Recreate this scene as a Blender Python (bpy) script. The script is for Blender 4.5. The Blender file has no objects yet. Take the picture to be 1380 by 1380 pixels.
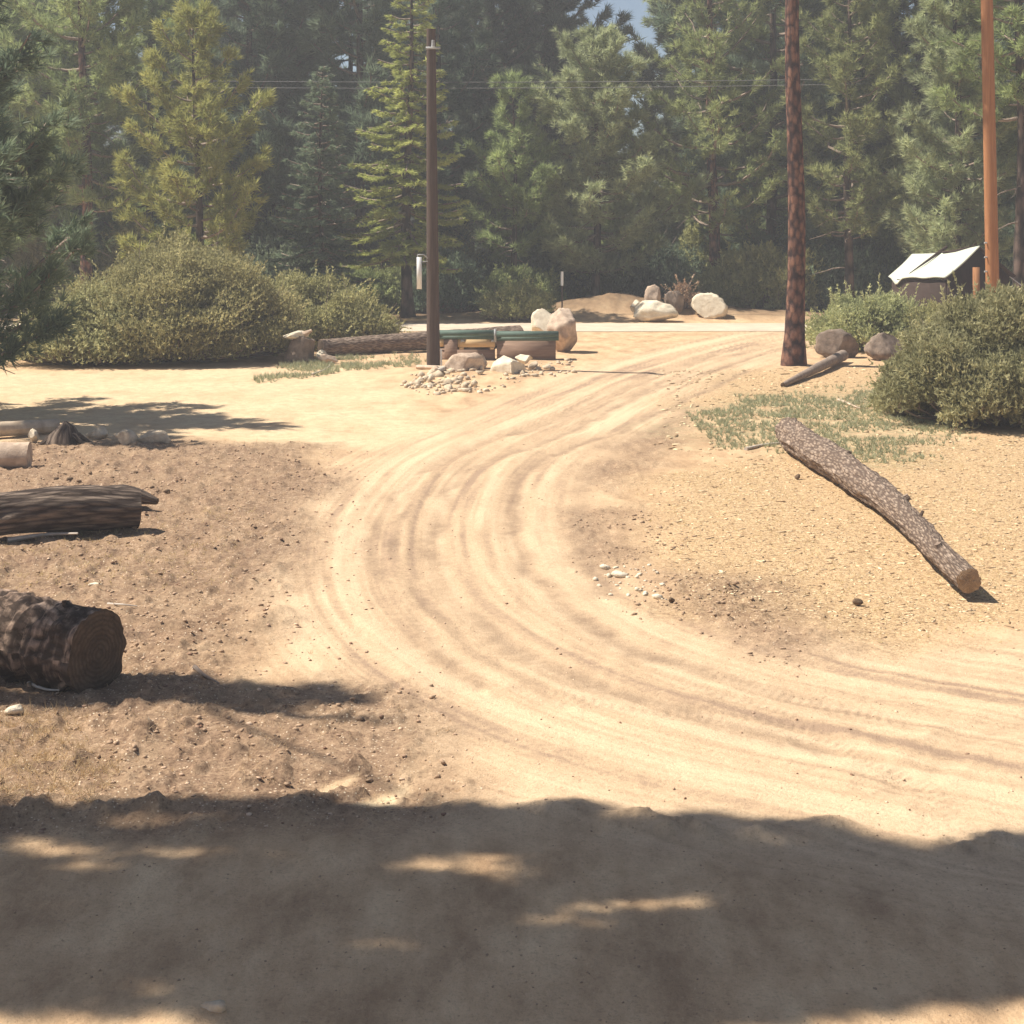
import bpy, math, random
import numpy as np

# ------------------------------------------------------------------ camera
R = math.radians
F = 2188.0          # focal length in pixels of the 1380 px photograph
EYE = 3.6           # camera height above the flat ground
HOR = 276.0         # horizon row
sc = bpy.context.scene
col = sc.collection
cam_d = bpy.data.cameras.new('camera')
cam = bpy.data.objects.new('camera', cam_d); col.objects.link(cam)
cam.location = (0, 0, EYE); cam.rotation_euler = (R(90), 0, 0)
cam_d.sensor_width = 36; cam_d.lens = 36 * F / 1380
cam_d.shift_y = -(690 - HOR) / 1380
cam_d.clip_end = 3000
sc.camera = cam
# ------------------------------------------------------------------ light
SUN_TO = np.array([-0.98, 0.20]); SUN_TO = SUN_TO / np.linalg.norm(SUN_TO)
ELEV = R(56)
w = bpy.data.worlds.new('World'); sc.world = w; w.use_nodes = True
nt = w.node_tree; nt.nodes.clear()
sky = nt.nodes.new('ShaderNodeTexSky'); sky.sky_type = 'NISHITA'; sky.sun_disc = False
sky.sun_elevation = ELEV
sky.sun_rotation = math.atan2(SUN_TO[0], SUN_TO[1])
sky.altitude = 2000; sky.dust_density = 3.0
bg = nt.nodes.new('ShaderNodeBackground'); bg.inputs[1].default_value = 0.06
wo = nt.nodes.new('ShaderNodeOutputWorld')
nt.links.new(sky.outputs[0], bg.inputs[0]); nt.links.new(bg.outputs[0], wo.inputs[0])
sd = bpy.data.lights.new('sun', 'SUN'); sd.energy = 5.0; sd.angle = R(0.53); sd.color = (1, .93, .82)
sun = bpy.data.objects.new('sun', sd); col.objects.link(sun)
import mathutils
sv = mathutils.Vector((SUN_TO[0] * math.cos(ELEV), SUN_TO[1] * math.cos(ELEV), math.sin(ELEV)))
sun.rotation_euler = sv.to_track_quat('Z', 'Y').to_euler()
sun.location = (-20, 10, 30)
sc.view_settings.view_transform = 'Standard'; sc.view_settings.look = 'None'
sc.view_settings.exposure = 0.67; sc.view_settings.gamma = 1
sc.cycles.max_bounces = 6; sc.cycles.transparent_max_bounces = 4
sc.cycles.volume_bounces = 0

# ------------------------------------------------------------------ helpers
def G(px, py, z=0.0):
    d = F * (EYE - z) / (py - HOR)
    return np.array([(px - 690) / F * d, d])
def P(px, py, d):
    return np.array([(px - 690) / F * d, d, EYE - (py - HOR) / F * d])
def Gs(pts): return np.array([G(a, b) for a, b in pts])

def _h(ix, iy, iz, seed):
    n = (ix * 73856093) ^ (iy * 19349663) ^ (iz * 83492791) ^ (seed * 2654435761 & 0x7fffffff)
    n = n & 0x7fffffff
    n = ((n ^ (n >> 13)) * 1274126177) & 0x7fffffff
    n = n ^ (n >> 16)
    return (n & 0xffff) / 65535.0
def noise(x, y, z=None, seed=0):
    x = np.asarray(x, float); y = np.asarray(y, float)
    ix = np.floor(x).astype(np.int64); iy = np.floor(y).astype(np.int64)
    fx = x - ix; fy = y - iy
    fx = fx * fx * fx * (fx * (fx * 6 - 15) + 10); fy = fy * fy * fy * (fy * (fy * 6 - 15) + 10)
    if z is None:
        a = _h(ix, iy, 0, seed); b = _h(ix + 1, iy, 0, seed); c = _h(ix, iy + 1, 0, seed); d = _h(ix + 1, iy + 1, 0, seed)
        return (a * (1 - fx) + b * fx) * (1 - fy) + (c * (1 - fx) + d * fx) * fy
    z = np.asarray(z, float); iz = np.floor(z).astype(np.int64); fz = z - iz; fz = fz * fz * (3 - 2 * fz)
    r = []
    for k in (0, 1):
        a = _h(ix, iy, iz + k, seed); b = _h(ix + 1, iy, iz + k, seed); c = _h(ix, iy + 1, iz + k, seed); d = _h(ix + 1, iy + 1, iz + k, seed)
        r.append((a * (1 - fx) + b * fx) * (1 - fy) + (c * (1 - fx) + d * fx) * fy)
    return r[0] * (1 - fz) + r[1] * fz
def fbm(x, y, z=None, oct=4, seed=0):
    s = 0; a = 1; t = 0
    for k in range(oct):
        f = 2.03 ** k
        s = s + a * noise(x * f + 17.3 * k, y * f - 9.1 * k, None if z is None else z * f + 5.7 * k, seed + k); t += a; a *= .5
    return s / t
def smooth(a, b, x):
    t = np.clip((x - a) / (b - a), 0, 1); return t * t * (3 - 2 * t)

def catmull(pts, n=8):
    p = np.asarray(pts, float); q = np.vstack([2 * p[0] - p[1], p, 2 * p[-1] - p[-2]]); out = []
    for i in range(1, len(q) - 2):
        for t in np.linspace(0, 1, n, endpoint=False):
            out.append(.5 * ((2 * q[i]) + (-q[i - 1] + q[i + 1]) * t + (2 * q[i - 1] - 5 * q[i] + 4 * q[i + 1] - q[i + 2]) * t * t + (-q[i - 1] + 3 * q[i] - 3 * q[i + 1] + q[i + 2]) * t ** 3))
    out.append(q[-2]); return np.array(out)
def polydist(x, y, line):
    """signed distance to and arc length along a polyline"""
    best = np.full(x.shape, 1e9); sgn = np.zeros(x.shape); arc = np.zeros(x.shape); L = 0
    for (ax, ay), (bx, by) in zip(line[:-1], line[1:]):
        dx, dy = bx - ax, by - ay; l2 = dx * dx + dy * dy
        if l2 < 1e-9: continue
        t = np.clip(((x - ax) * dx + (y - ay) * dy) / l2, 0, 1)
        ex = x - ax - t * dx; ey = y - ay - t * dy; d = np.sqrt(ex * ex + ey * ey)
        m = d < best
        best = np.where(m, d, best); sgn = np.where(m, np.sign(dx * ey - dy * ex), sgn)
        l = math.sqrt(l2); arc = np.where(m, L + t * l, arc); L += l
    return best * np.where(sgn == 0, 1, sgn), arc
def inpoly(x, y, poly, soft=.4, warp=.0, seed=3):
    """1 inside a ground polygon, fading over soft metres"""
    if warp:
        x = x + (fbm(x * .9, y * .9, seed=seed) - .5) * warp; y = y + (fbm(x * .9 + 40, y * .9, seed=seed + 9) - .5) * warp
    p = np.vstack([poly, poly[:1]]); inside = np.zeros(x.shape, bool)
    for (ax, ay), (bx, by) in zip(p[:-1], p[1:]):
        c = ((ay > y) != (by > y)) & (x < (bx - ax) * (y - ay) / ((by - ay) if by != ay else 1e-9) + ax)
        inside ^= c
    d, _ = polydist(x, y, p); d = np.abs(d)
    return smooth(-soft, soft, np.where(inside, d, -d))

def mat(name): 
    m = bpy.data.materials.new(name); m.use_nodes = True; return m
class N:
    """small node-tree writer"""
    def __init__(s, name):
        s.m = mat(name); s.t = s.m.node_tree; s.b = s.t.nodes['Principled BSDF']; s.out = s.t.nodes['Material Output']
        s.b.inputs['Roughness'].default_value = .85; s.b.inputs['Specular IOR Level'].default_value = .2
    def n(s, t, **k):
        q = s.t.nodes.new(t)
        for a, v in k.items(): setattr(q, a, v)
        return q
    def l(s, a, b): s.t.links.new(a, b)
    def noise(s, vec, scale, detail=4, rough=.6, dist=0):
        q = s.n('ShaderNodeTexNoise'); q.inputs['Scale'].default_value = scale; q.inputs['Detail'].default_value = detail
        q.inputs['Roughness'].default_value = rough; q.inputs['Distortion'].default_value = dist
        if vec: s.l(vec, q.inputs['Vector'])
        return q.outputs['Fac']
    def ramp(s, fac, stops, interp='LINEAR'):
        q = s.n('ShaderNodeValToRGB'); q.color_ramp.interpolation = interp; e = q.color_ramp.elements
        while len(e) < len(stops): e.new(.5)
        for i, (p, c) in enumerate(stops):
            e[i].position = p; e[i].color = (*c, 1) if isinstance(c, tuple) else (c, c, c, 1)
        s.l(fac, q.inputs[0]); return q.outputs[0]
    def mix(s, fac, a, b, mode='MIX'):
        q = s.n('ShaderNodeMix', data_type='RGBA', blend_type=mode)
        for i, v in ((0, fac), (6, a), (7, b)):
            if isinstance(v, tuple): q.inputs[i].default_value = (*v, 1)
            elif isinstance(v, (int, float)): q.inputs[i].default_value = v
            else: s.l(v, q.inputs[i])
        return q.outputs[2]
    def math(s, op, a, b=0., clamp=False):
        q = s.n('ShaderNodeMath', operation=op, use_clamp=clamp)
        for i, v in ((0, a), (1, b)):
            if isinstance(v, (int, float)): q.inputs[i].default_value = v
            else: s.l(v, q.inputs[i])
        return q.outputs[0]
    def bump(s, h, strength=.5, dist=.02, prev=None):
        q = s.n('ShaderNodeBump'); q.inputs['Strength'].default_value = strength; q.inputs['Distance'].default_value = dist
        s.l(h, q.inputs['Height'])
        if prev: s.l(prev, q.inputs['Normal'])
        s.l(q.outputs[0], s.b.inputs['Normal']); return q.outputs[0]
    def obj(s): return s.n('ShaderNodeTexCoord').outputs['Object']
    def mapping(s, vec, scale):
        q = s.n('ShaderNodeMapping'); q.inputs['Scale'].default_value = scale; s.l(vec, q.inputs[0]); return q.outputs[0]
    def uv(s, scale=(1, 1, 1)): return s.mapping(s.n('ShaderNodeTexCoord').outputs['UV'], scale)

def simple(name, c1, c2, scale=8, rough=.85, bump=.3, bd=.01, stretch=(1, 1, 1)):
    k = N(name); v = k.mapping(k.obj(), stretch); f = k.noise(v, scale, 6, .65)
    k.l(k.ramp(f, [(.3, c1), (.7, c2)]), k.b.inputs[0]); k.b.inputs['Roughness'].default_value = rough
    if bump: k.bump(k.noise(v, scale * 3, 5, .7), bump, bd)
    return k.m

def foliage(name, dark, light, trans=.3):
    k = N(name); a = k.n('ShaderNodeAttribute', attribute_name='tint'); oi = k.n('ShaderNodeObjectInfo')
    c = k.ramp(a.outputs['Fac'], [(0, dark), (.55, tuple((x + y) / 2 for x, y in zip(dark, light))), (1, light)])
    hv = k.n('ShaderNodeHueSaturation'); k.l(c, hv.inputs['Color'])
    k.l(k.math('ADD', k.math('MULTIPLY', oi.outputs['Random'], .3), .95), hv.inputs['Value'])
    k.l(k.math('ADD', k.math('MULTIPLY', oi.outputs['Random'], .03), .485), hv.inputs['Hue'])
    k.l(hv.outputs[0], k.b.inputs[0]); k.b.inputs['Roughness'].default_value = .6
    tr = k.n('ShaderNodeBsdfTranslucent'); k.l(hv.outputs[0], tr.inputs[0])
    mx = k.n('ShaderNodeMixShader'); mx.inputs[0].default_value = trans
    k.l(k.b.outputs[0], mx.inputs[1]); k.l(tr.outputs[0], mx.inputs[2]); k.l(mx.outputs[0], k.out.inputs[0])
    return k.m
def bark(name, crack, plate, pale, sc_=(9, 2.2, 1), rings=False):
    k = N(name); v = k.uv(sc_)
    vo = k.n('ShaderNodeTexVoronoi', feature='F1', distance='EUCLIDEAN'); vo.inputs['Scale'].default_value = 1.0; vo.inputs['Randomness'].default_value = 1
    mp = k.n('ShaderNodeVectorMath', operation='ADD'); nz = k.n('ShaderNodeTexNoise'); nz.inputs['Scale'].default_value = 1.6; nz.inputs['Detail'].default_value = 6; nz.inputs['Roughness'].default_value = .75; k.l(v, nz.inputs['Vector'])
    k.l(v, mp.inputs[0]); k.l(nz.outputs['Color'], mp.inputs[1]); k.l(mp.outputs[0], vo.inputs['Vector'])
    fine = k.noise(v, 2.2, 8, .75); sep = k.n('ShaderNodeSeparateColor'); k.l(vo.outputs['Color'], sep.inputs[0])
    c = k.mix(k.ramp(k.math('ADD', k.math('MULTIPLY', fine, .7), k.math('MULTIPLY', sep.outputs[0], .3)), [(.3, 0.), (.68, 1.)]), plate, pale)
    cr = k.ramp(k.math('ADD', vo.outputs['Distance'], k.math('MULTIPLY', fine, .5)), [(.55, 0.), (.95, 1.)])
    c = k.mix(cr, c, crack)
    if rings:
        rv = k.noise(k.uv((1.0, 9, 1)), 1.0, 6, .65); c = k.mix(k.ramp(rv, [(.42, 0.), (.56, .85)]), c, crack); c = k.mix(k.ramp(rv, [(.36, .6), (.42, 0.)]), c, pale)
    k.l(c, k.b.inputs[0]); k.b.inputs['Roughness'].default_value = .9
    k.bump(k.math('SUBTRACT', k.math('MULTIPLY', fine, .8), cr), .8, .03)
    return k.m

class MB:
    """collects vertices, faces, uvs and tints, and links them as ONE mesh object"""
    def __init__(s): s.v = []; s.f3 = []; s.f4 = []; s.n = 0; s.t = []; s.uv3 = []; s.m3 = []; s.m4 = []
    def add(s, v, f3=None, f4=None, tint=None, uv=None, mi=0):
        v = np.asarray(v, float).reshape(-1, 3)
        if f3 is not None and len(f3): s.f3.append(np.asarray(f3, int).reshape(-1, 3) + s.n); s.m3.append(np.full(len(s.f3[-1]), mi))
        if f4 is not None and len(f4): s.f4.append(np.asarray(f4, int).reshape(-1, 4) + s.n); s.m4.append(np.full(len(s.f4[-1]), mi))
        s.v.append(v); s.t.append(np.zeros(len(v)) if tint is None else np.broadcast_to(tint, (len(v),)).astype(float))
        s.uv3.append(np.zeros((len(v), 2)) if uv is None else uv); s.n += len(v); return s
    def box(s, x0, x1, y0, y1, z0, z1, bev=0.):
        v = [(x, y, z) for x in (x0, x1) for y in (y0, y1) for z in (z0, z1)]
        return s.add(v, f4=[(0, 1, 3, 2), (4, 6, 7, 5), (0, 4, 5, 1), (2, 3, 7, 6), (0, 2, 6, 4), (1, 5, 7, 3)])
    def mesh(s, name, smooth_=False):
        me = bpy.data.meshes.new(name); v = np.vstack(s.v)
        f3 = np.vstack(s.f3) if s.f3 else np.zeros((0, 3), int); f4 = np.vstack(s.f4) if s.f4 else np.zeros((0, 4), int)
        me.vertices.add(len(v)); me.vertices.foreach_set('co', v.astype(np.float32).ravel())
        lv = np.concatenate([f3.ravel(), f4.ravel()]).astype(np.int32); me.loops.add(len(lv)); me.loops.foreach_set('vertex_index', lv)
        nf = len(f3) + len(f4); me.polygons.add(nf)
        st = np.concatenate([np.arange(len(f3)) * 3, len(f3) * 3 + np.arange(len(f4)) * 4]).astype(np.int32)
        me.polygons.foreach_set('loop_start', st)
        if smooth_: me.polygons.foreach_set('use_smooth', np.ones(nf, bool))
        mi = np.concatenate(s.m3 + s.m4) if (s.m3 or s.m4) else np.zeros(nf)
        if len(mi) == nf and mi.any(): me.polygons.foreach_set('material_index', mi.astype(np.int32))
        me.update(calc_edges=True)
        uvs = np.vstack(s.uv3)
        ul = me.uv_layers.new(name='UVMap'); ul.data.foreach_set('uv', uvs[lv].astype(np.float32).ravel())
        a = me.attributes.new('tint', 'FLOAT', 'POINT'); a.data.foreach_set('value', np.concatenate(s.t).astype(np.float32))
        return me
    def build(s, name, m, parent=None, smooth_=False, loc=None):
        me = s.mesh(name, smooth_); return link(name, me, m, parent, loc)
def link(name, me, m, parent=None, loc=None, m2=None):
    if m and not me.materials:
        me.materials.append(m)
        if m2: me.materials.append(m2)
    o = bpy.data.objects.new(name, me); col.objects.link(o)
    if m and me.materials[0] != m:
        o.material_slots[0].link = 'OBJECT'; o.material_slots[0].material = m
    if parent: o.parent = parent
    if loc is not None: o.location = loc
    return o
def empty(name, loc=(0, 0, 0), rz=0):
    o = bpy.data.objects.new(name, None); col.objects.link(o); o.location = loc; o.rotation_euler = (0, 0, rz); o.empty_display_size = .2; return o
def tag(o, label=None, cat=None, group=None, kind=None):
    for k, v in (('label', label), ('category', cat), ('group', group), ('kind', kind)):
        if v: o[k] = v
    return o

def tube(mb, path, radii, sides=10, disp=None, cap=True, tint=0, vo=0., mi=0):
    p = np.asarray(path, float); n = len(p); r = np.broadcast_to(np.asarray(radii, float), (n,))
    t = np.gradient(p, axis=0); t /= np.linalg.norm(t, axis=1)[:, None] + 1e-9
    up = np.array([0, 0, 1.]) if abs(t[0][2]) < .9 else np.array([1., 0, 0])
    a = np.cross(t[0], up); a /= np.linalg.norm(a); A = []
    for i in range(n):
        a = a - t[i] * np.dot(a, t[i]); a = a / np.linalg.norm(a); A.append(a)
    A = np.array(A); B = np.cross(t, A)
    th = np.arange(sides + 1) / sides * 2 * math.pi
    L = np.concatenate([[0], np.cumsum(np.linalg.norm(np.diff(p, axis=0), axis=1))])
    TH, LL = np.meshgrid(th, L); RR = np.repeat(r[:, None], sides + 1, 1)
    if disp is not None: RR = RR * disp(TH, LL)
    v = p[:, None, :] + RR[..., None] * (np.cos(TH)[..., None] * A[:, None, :] + np.sin(TH)[..., None] * B[:, None, :])
    v[:, -1] = v[:, 0]
    i, j = np.meshgrid(np.arange(n - 1), np.arange(sides), indexing='ij'); q = i * (sides + 1) + j
    f4 = np.stack([q, q + 1, q + sides + 2, q + sides + 1], -1).reshape(-1, 4)
    uv = np.stack([TH * np.mean(r), LL + vo], -1).reshape(-1, 2)
    mb.add(v.reshape(-1, 3), f4=f4, uv=uv, tint=tint, mi=mi)
    if cap:
        for k, (row, flip) in enumerate(((0, 1), (n - 1, 0))):
            ring = v[row, :-1]; c = p[row]; m = len(ring)
            f = [(0, 1 + (x + 1) % m, 1 + x) if flip == 0 else (0, 1 + x, 1 + (x + 1) % m) for x in range(m)]
            mb.add(np.vstack([c, ring]), f3=f, uv=np.zeros((m + 1, 2)), tint=tint)
    return v

def ico(sub):
    import bmesh
    b = bmesh.new(); bmesh.ops.create_icosphere(b, subdivisions=sub, radius=1)
    v = np.array([x.co[:] for x in b.verts]); f = np.array([[y.index for y in x.verts] for x in b.faces]); b.free(); return v, f
ICO = {k: ico(k) for k in (1, 2, 4, 5)}

# ------------------------------------------------------------------ terrain
ROAD = catmull(Gs([(1080, 449), (960, 480), (860, 515), (740, 570), (645, 620), (595, 680), (585, 740), (610, 800), (680, 860), (800, 920), (960, 970), (1150, 1010), (1400, 1060)]), 6)
RUTS = [([(960, 478), (880, 510), (760, 560), (640, 600), (560, 640), (505, 690), (487, 740), (505, 800), (560, 860), (640, 920)], .16, .05, .7),
        ([(1020, 478), (860, 532), (740, 592), (640, 625), (592, 670), (568, 740), (590, 800), (650, 850), (740, 900), (900, 960), (1100, 1010)], .17, .05, .8),
        ([(1000, 500), (850, 572), (740, 612), (692, 650), (680, 700), (700, 760), (750, 820), (850, 880), (1000, 925), (1200, 975)], .16, .05, .9),
        ([(930, 545), (830, 605), (790, 640), (765, 690), (775, 745), (810, 800)], .2, .03, .6),
        ([(800, 530), (690, 575), (600, 625), (540, 680), (525, 740), (550, 800), (620, 870), (760, 950)], .1, .03, .5),
        ([(1040, 463), (900, 500), (790, 545), (700, 585)], .16, .03, .6),
        ([(860, 900), (1020, 955), (1170, 1030), (1240, 1070), (1290, 1130)], .13, .03, .3),
        ([(700, 930), (900, 960), (1080, 985), (1220, 1060)], .12, .025, .3),
        ([(1380, 960), (1280, 1010), (1190, 1060)], .12, .03, .3),
        ([(1380, 850), (1280, 900), (1180, 940), (1000, 935)], .15, .025, .15),
        ([(600, 900), (590, 1000), (570, 1090)], .13, .02, .3)]
RUTS = [(catmull(Gs(a), 5), b, c, d) for a, b, c, d in RUTS]
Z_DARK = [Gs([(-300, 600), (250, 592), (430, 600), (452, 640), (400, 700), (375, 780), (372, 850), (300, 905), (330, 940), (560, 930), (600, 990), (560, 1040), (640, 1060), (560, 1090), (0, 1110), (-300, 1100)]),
          Gs([(770, 690), (860, 680), (870, 760), (800, 770)]), Gs([(800, 650), (850, 590), (930, 560), (900, 620), (830, 665)]),
          Gs([(890, 770), (1030, 790), (1150, 870), (1080, 890), (930, 830)])]
Z_LITTER = [Gs([(900, 640), (1100, 610), (1600, 570), (1600, 830), (1330, 850), (1200, 870), (950, 820), (880, 740)]), Gs([(1000, 500), (1230, 490), (1250, 530), (1060, 545), (900, 545)])]
Z_SAND = [Gs([(-600, 515), (150, 500), (480, 490), (600, 545), (590, 590), (450, 615), (200, 592), (-600, 575)])]
Z_GREEN = [Gs([(930, 565), (1010, 535), (1200, 520), (1300, 560), (1270, 600), (1190, 625), (1090, 610), (960, 600)])]

PATCH = [Gs([(470, 1080), (500, 1060), (545, 1047), (552, 1053), (525, 1078)]), Gs([(405, 1072), (430, 1050), (472, 1040), (466, 1048), (430, 1072)])]
MOUNDS = [(G(860, 440)[0] + .5, 52.4, 5.0, 1.4, .45), (G(800, 440)[0] + .8, 52.9, 1.6, 1.2, .3),
          (*G(640, 508), 1.5, .9, .12), (*G(1330, 1), 1, 1, 0)]
def lumps(x, y, pts, r, h):
    z = 0
    for (a, b), rr, hh in zip(pts, r, h):
        z = z + hh * np.exp(-((x - a) ** 2 + ((y - b) * 1.0) ** 2) / rr ** 2)
    return z
_rg = np.random.RandomState(5)
BERM = catmull(Gs([(-200, 1085), (150, 1085), (300, 1075), (480, 1072), (620, 1078), (860, 1100), (980, 1115), (1130, 1112), (1300, 1130), (1600, 1140)]), 6)
BERM2 = catmull(Gs([(180, 1010), (230, 930), (270, 870), (380, 828)]), 6)
def masks(x, y):
    dark = np.zeros(x.shape)
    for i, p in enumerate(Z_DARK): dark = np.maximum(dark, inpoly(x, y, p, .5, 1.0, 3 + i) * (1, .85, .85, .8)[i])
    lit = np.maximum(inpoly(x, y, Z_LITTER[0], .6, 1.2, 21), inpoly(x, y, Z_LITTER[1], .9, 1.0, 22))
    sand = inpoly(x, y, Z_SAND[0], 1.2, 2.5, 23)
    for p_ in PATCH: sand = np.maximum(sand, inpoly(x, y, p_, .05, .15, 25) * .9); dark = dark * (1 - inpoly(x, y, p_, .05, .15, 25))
    green = inpoly(x, y, Z_GREEN[0], .9, 2.5, 24)
    return dark, lit, sand, green
def ground(x, y, full=False):
    x = np.asarray(x, float); y = np.asarray(y, float)
    near = smooth(56, 44, y)
    z = (fbm(x * .25, y * .25, seed=1) - .5) * .14 * smooth(60, 20, y)
    z = z * smooth(4, 9, y)
    fine = (fbm(x * 2.2, y * 2.2, oct=4, seed=7) - .5) * .05
    z = z * .45 + fine * .8
    dark, lit, sand, green = masks(x, y)
    rd, arc = polydist(x, y, ROAD)
    road = smooth(2.6, 1.2, np.abs(rd)) * (y < 47)
    road2 = inpoly(x, y, Gs([(430, 640), (900, 830), (1700, 900), (1700, 1130), (560, 1130), (640, 1020), (400, 860)]), .7, 1.0, 31)
    road = np.maximum(road, road2)
    streak = noise(rd * 4, arc * .16, seed=41) * .38 + noise(rd * 12, arc * .4, seed=42) * .34 + noise(rd * 30, arc * .5, seed=43) * .28
    z = z - fine * .7 * road + (streak - .5) * .006 * road
    streak = .5 + (streak - .5) * (.35 + 1.15 * noise(arc * .35, rd * .6, seed=44))
    rut = np.zeros(x.shape)
    for kr, (ln, wd, dp, dk) in enumerate(RUTS):
        b = (x > ln[:, 0].min() - 1) & (x < ln[:, 0].max() + 1) & (y > ln[:, 1].min() - 1) & (y < ln[:, 1].max() + 1)
        if not b.any(): continue
        d, a = polydist(x[b], y[b], ln); d = d + (noise(a * 1.3, a * 0, seed=51) - .5) * .14 + (noise(a * 7, d * 7, seed=53) - .5) * .07
        br = .55 + .9 * noise(a * .9, d * 2, seed=52)
        dp = dp * .27; prof = -dp * np.exp(-(d / wd) ** 2) + dp * .7 * np.exp(-((np.abs(d) - wd * 1.9) / (wd * .6)) ** 2)
        z[b] += prof * br
        if kr in (0, 2, 6, 7, 10): z[b] += .0035 * np.sin(a * 78 + np.abs(d) * 30) * smooth(wd * 1.0, wd * .7, np.abs(d)) * smooth(14, 11.5, y[b])
        rut[b] = np.maximum(rut[b], dk * np.clip(br, 0, 1.2) * np.exp(-((d - wd * .5) / (wd * .75)) ** 2))
    # disturbed soil: clods
    cl = np.clip(fbm(x * 6, y * 6, oct=5, seed=60) - .47, 0, 1) * .19
    z = z + cl * (dark * .9 + .08) * near
    d, a = polydist(x, y, BERM); br = .1 + 1.3 * noise(a * 1.6, a * 0, seed=71)
    z = z + .055 * br * np.exp(-((d + .1 * noise(a * 5, a * 0, seed=75)) / .13) ** 2) * (.2 + 1.6 * fbm(x * 9, y * 9, seed=72) ** 2) - .02 * np.exp(-((d + .35) / .25) ** 2)
    d, a = polydist(x, y, BERM2)
    z = z + .04 * (.4 + noise(a * 2, a * 0, seed=73)) * np.exp(-(d / .25) ** 2) * (.5 + fbm(x * 7, y * 7, seed=74))
    for (a, b), r_, h_ in ((G(262, 1374), .20, .05), (G(365, 838), .35, .07), (G(940, 790), .45, .07), (G(1090, 860), .5, .05), (G(760, 1090), .2, .06),
                           (G(855, 1108), .14, .04), (G(1120, 1112), .13, .05), (G(540, 1060), .3, -.05), (G(430, 1050), .25, -.04)):
        z = z + h_ * np.exp(-((x - a) ** 2 + (y - b) ** 2) / r_ ** 2) * (.6 + .8 * fbm(x * 6, y * 6, seed=80))
    for (a, b, rx, ry, h_) in MOUNDS:
        z = z + h_ * np.exp(-((x - a) / rx) ** 2 - ((y - b) / ry) ** 2) * (.75 + .5 * fbm(x * 1.2, y * 1.2, seed=81))
    # level bed of the cross road and the drop of the land behind it
    bed = smooth(45, 46.2, y) * smooth(50.2, 49, y)
    z = z * (1 - bed * .95)
    z = z - np.clip(y - 53, 0, 1e9) * .035 - np.clip(y - 160, 0, 1e9) * .02
    if not full: return z
    return z, dark, lit, sand, green, road, streak, rut
def gz(x, y): return float(ground(np.array([float(x)]), np.array([float(y)]))[0])

ys = np.concatenate([np.linspace(-60, 3, 12), 3 + np.cumsum(np.full(40, .08))])
yy = [6.2]
while yy[-1] < 56: yy.append(yy[-1] + max(.018, yy[-1] ** 2 / 7877 * 1.9))
while yy[-1] < 1500: yy.append(yy[-1] * 1.06)
ys = np.concatenate([ys[ys < 6.15], yy])
u = np.concatenate([-np.geomspace(.36, 3, 40)[::-1], np.linspace(-.355, .355, 560), np.geomspace(.36, 3, 40)])
U, Y = np.meshgrid(u, ys); X = U * (np.maximum(Y, 3) + 1.0)
X = X * np.where(Y < 3, 1 + (3 - Y) * .3, 1)
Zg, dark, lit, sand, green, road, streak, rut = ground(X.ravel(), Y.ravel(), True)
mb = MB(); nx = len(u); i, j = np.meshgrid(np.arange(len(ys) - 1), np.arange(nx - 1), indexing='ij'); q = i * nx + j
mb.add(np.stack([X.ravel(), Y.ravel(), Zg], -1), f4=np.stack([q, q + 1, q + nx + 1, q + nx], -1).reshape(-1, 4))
me = mb.mesh('ground', True)
def vcol(me, name, a, b, c):
    at = me.attributes.new(name, 'FLOAT_COLOR', 'POINT')
    at.data.foreach_set('color', np.stack([a, b, c, np.ones(len(a))], -1).astype(np.float32).ravel())
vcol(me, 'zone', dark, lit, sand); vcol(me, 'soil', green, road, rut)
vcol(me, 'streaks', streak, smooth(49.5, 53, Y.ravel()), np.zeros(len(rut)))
k = N('dry_dirt'); v = k.obj()
def att(n):
    a = k.n('ShaderNodeAttribute', attribute_name=n); s_ = k.n('ShaderNodeSeparateColor'); k.l(a.outputs['Color'], s_.inputs[0]); return s_.outputs
z1, z2, z3 = att('zone'), att('soil'), att('streaks')
big = k.noise(v, .7, 5, .6); mid = k.noise(v, 5, 6, .7); fin = k.noise(v, 38, 4, .75); mot = k.noise(k.mapping(v, (1, .45, 1)), 2.2, 6, .7)
base = k.ramp(mot, [(.33, (.43, .28, .162)), (.5, (.61, .415, .245)), (.68, (.76, .55, .335))])
mid2 = k.noise(v, 14, 5, .75)
roadc = k.ramp(k.math('ADD', k.math('MULTIPLY', z3[0], .45), k.math('ADD', k.math('MULTIPLY', mot, .25), k.math('MULTIPLY', mid2, .30))), [(.36, (.39, .27, .185)), (.48, (.59, .42, .265)), (.62, (.735, .545, .355))])
def speck(scale, thr, soft, size):
    q = k.n('ShaderNodeTexVoronoi', feature='F1'); q.inputs['Scale'].default_value = scale; k.l(v, q.inputs['Vector']); q.inputs['Randomness'].default_value = 1
    sp_ = k.n('ShaderNodeSeparateColor'); k.l(q.outputs['Color'], sp_.inputs[0])
    return k.math('MULTIPLY', k.ramp(q.outputs['Distance'], [(size, 1.), (size + .12, 0.)]), k.ramp(sp_.outputs[0], [(thr, 0.), (thr + .02, 1.)])), sp_.outputs[1]
c = k.mix(z2[1], base, roadc)
c = k.mix(k.math('MULTIPLY', z1[2], k.ramp(big, [(.35, .35), (.6, 1.)])), c, k.ramp(mid, [(.35, (.62, .44, .27)), (.6, (.76, .60, .385))]))
c = k.mix(k.math('MULTIPLY', z1[1], .9), c, k.ramp(k.math('ADD', k.math('MULTIPLY', fin, .5), k.math('MULTIPLY', mid2, .5)), [(.40, (.30, .185, .10)), (.51, (.57, .395, .215)), (.63, (.80, .61, .365))]))
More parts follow.
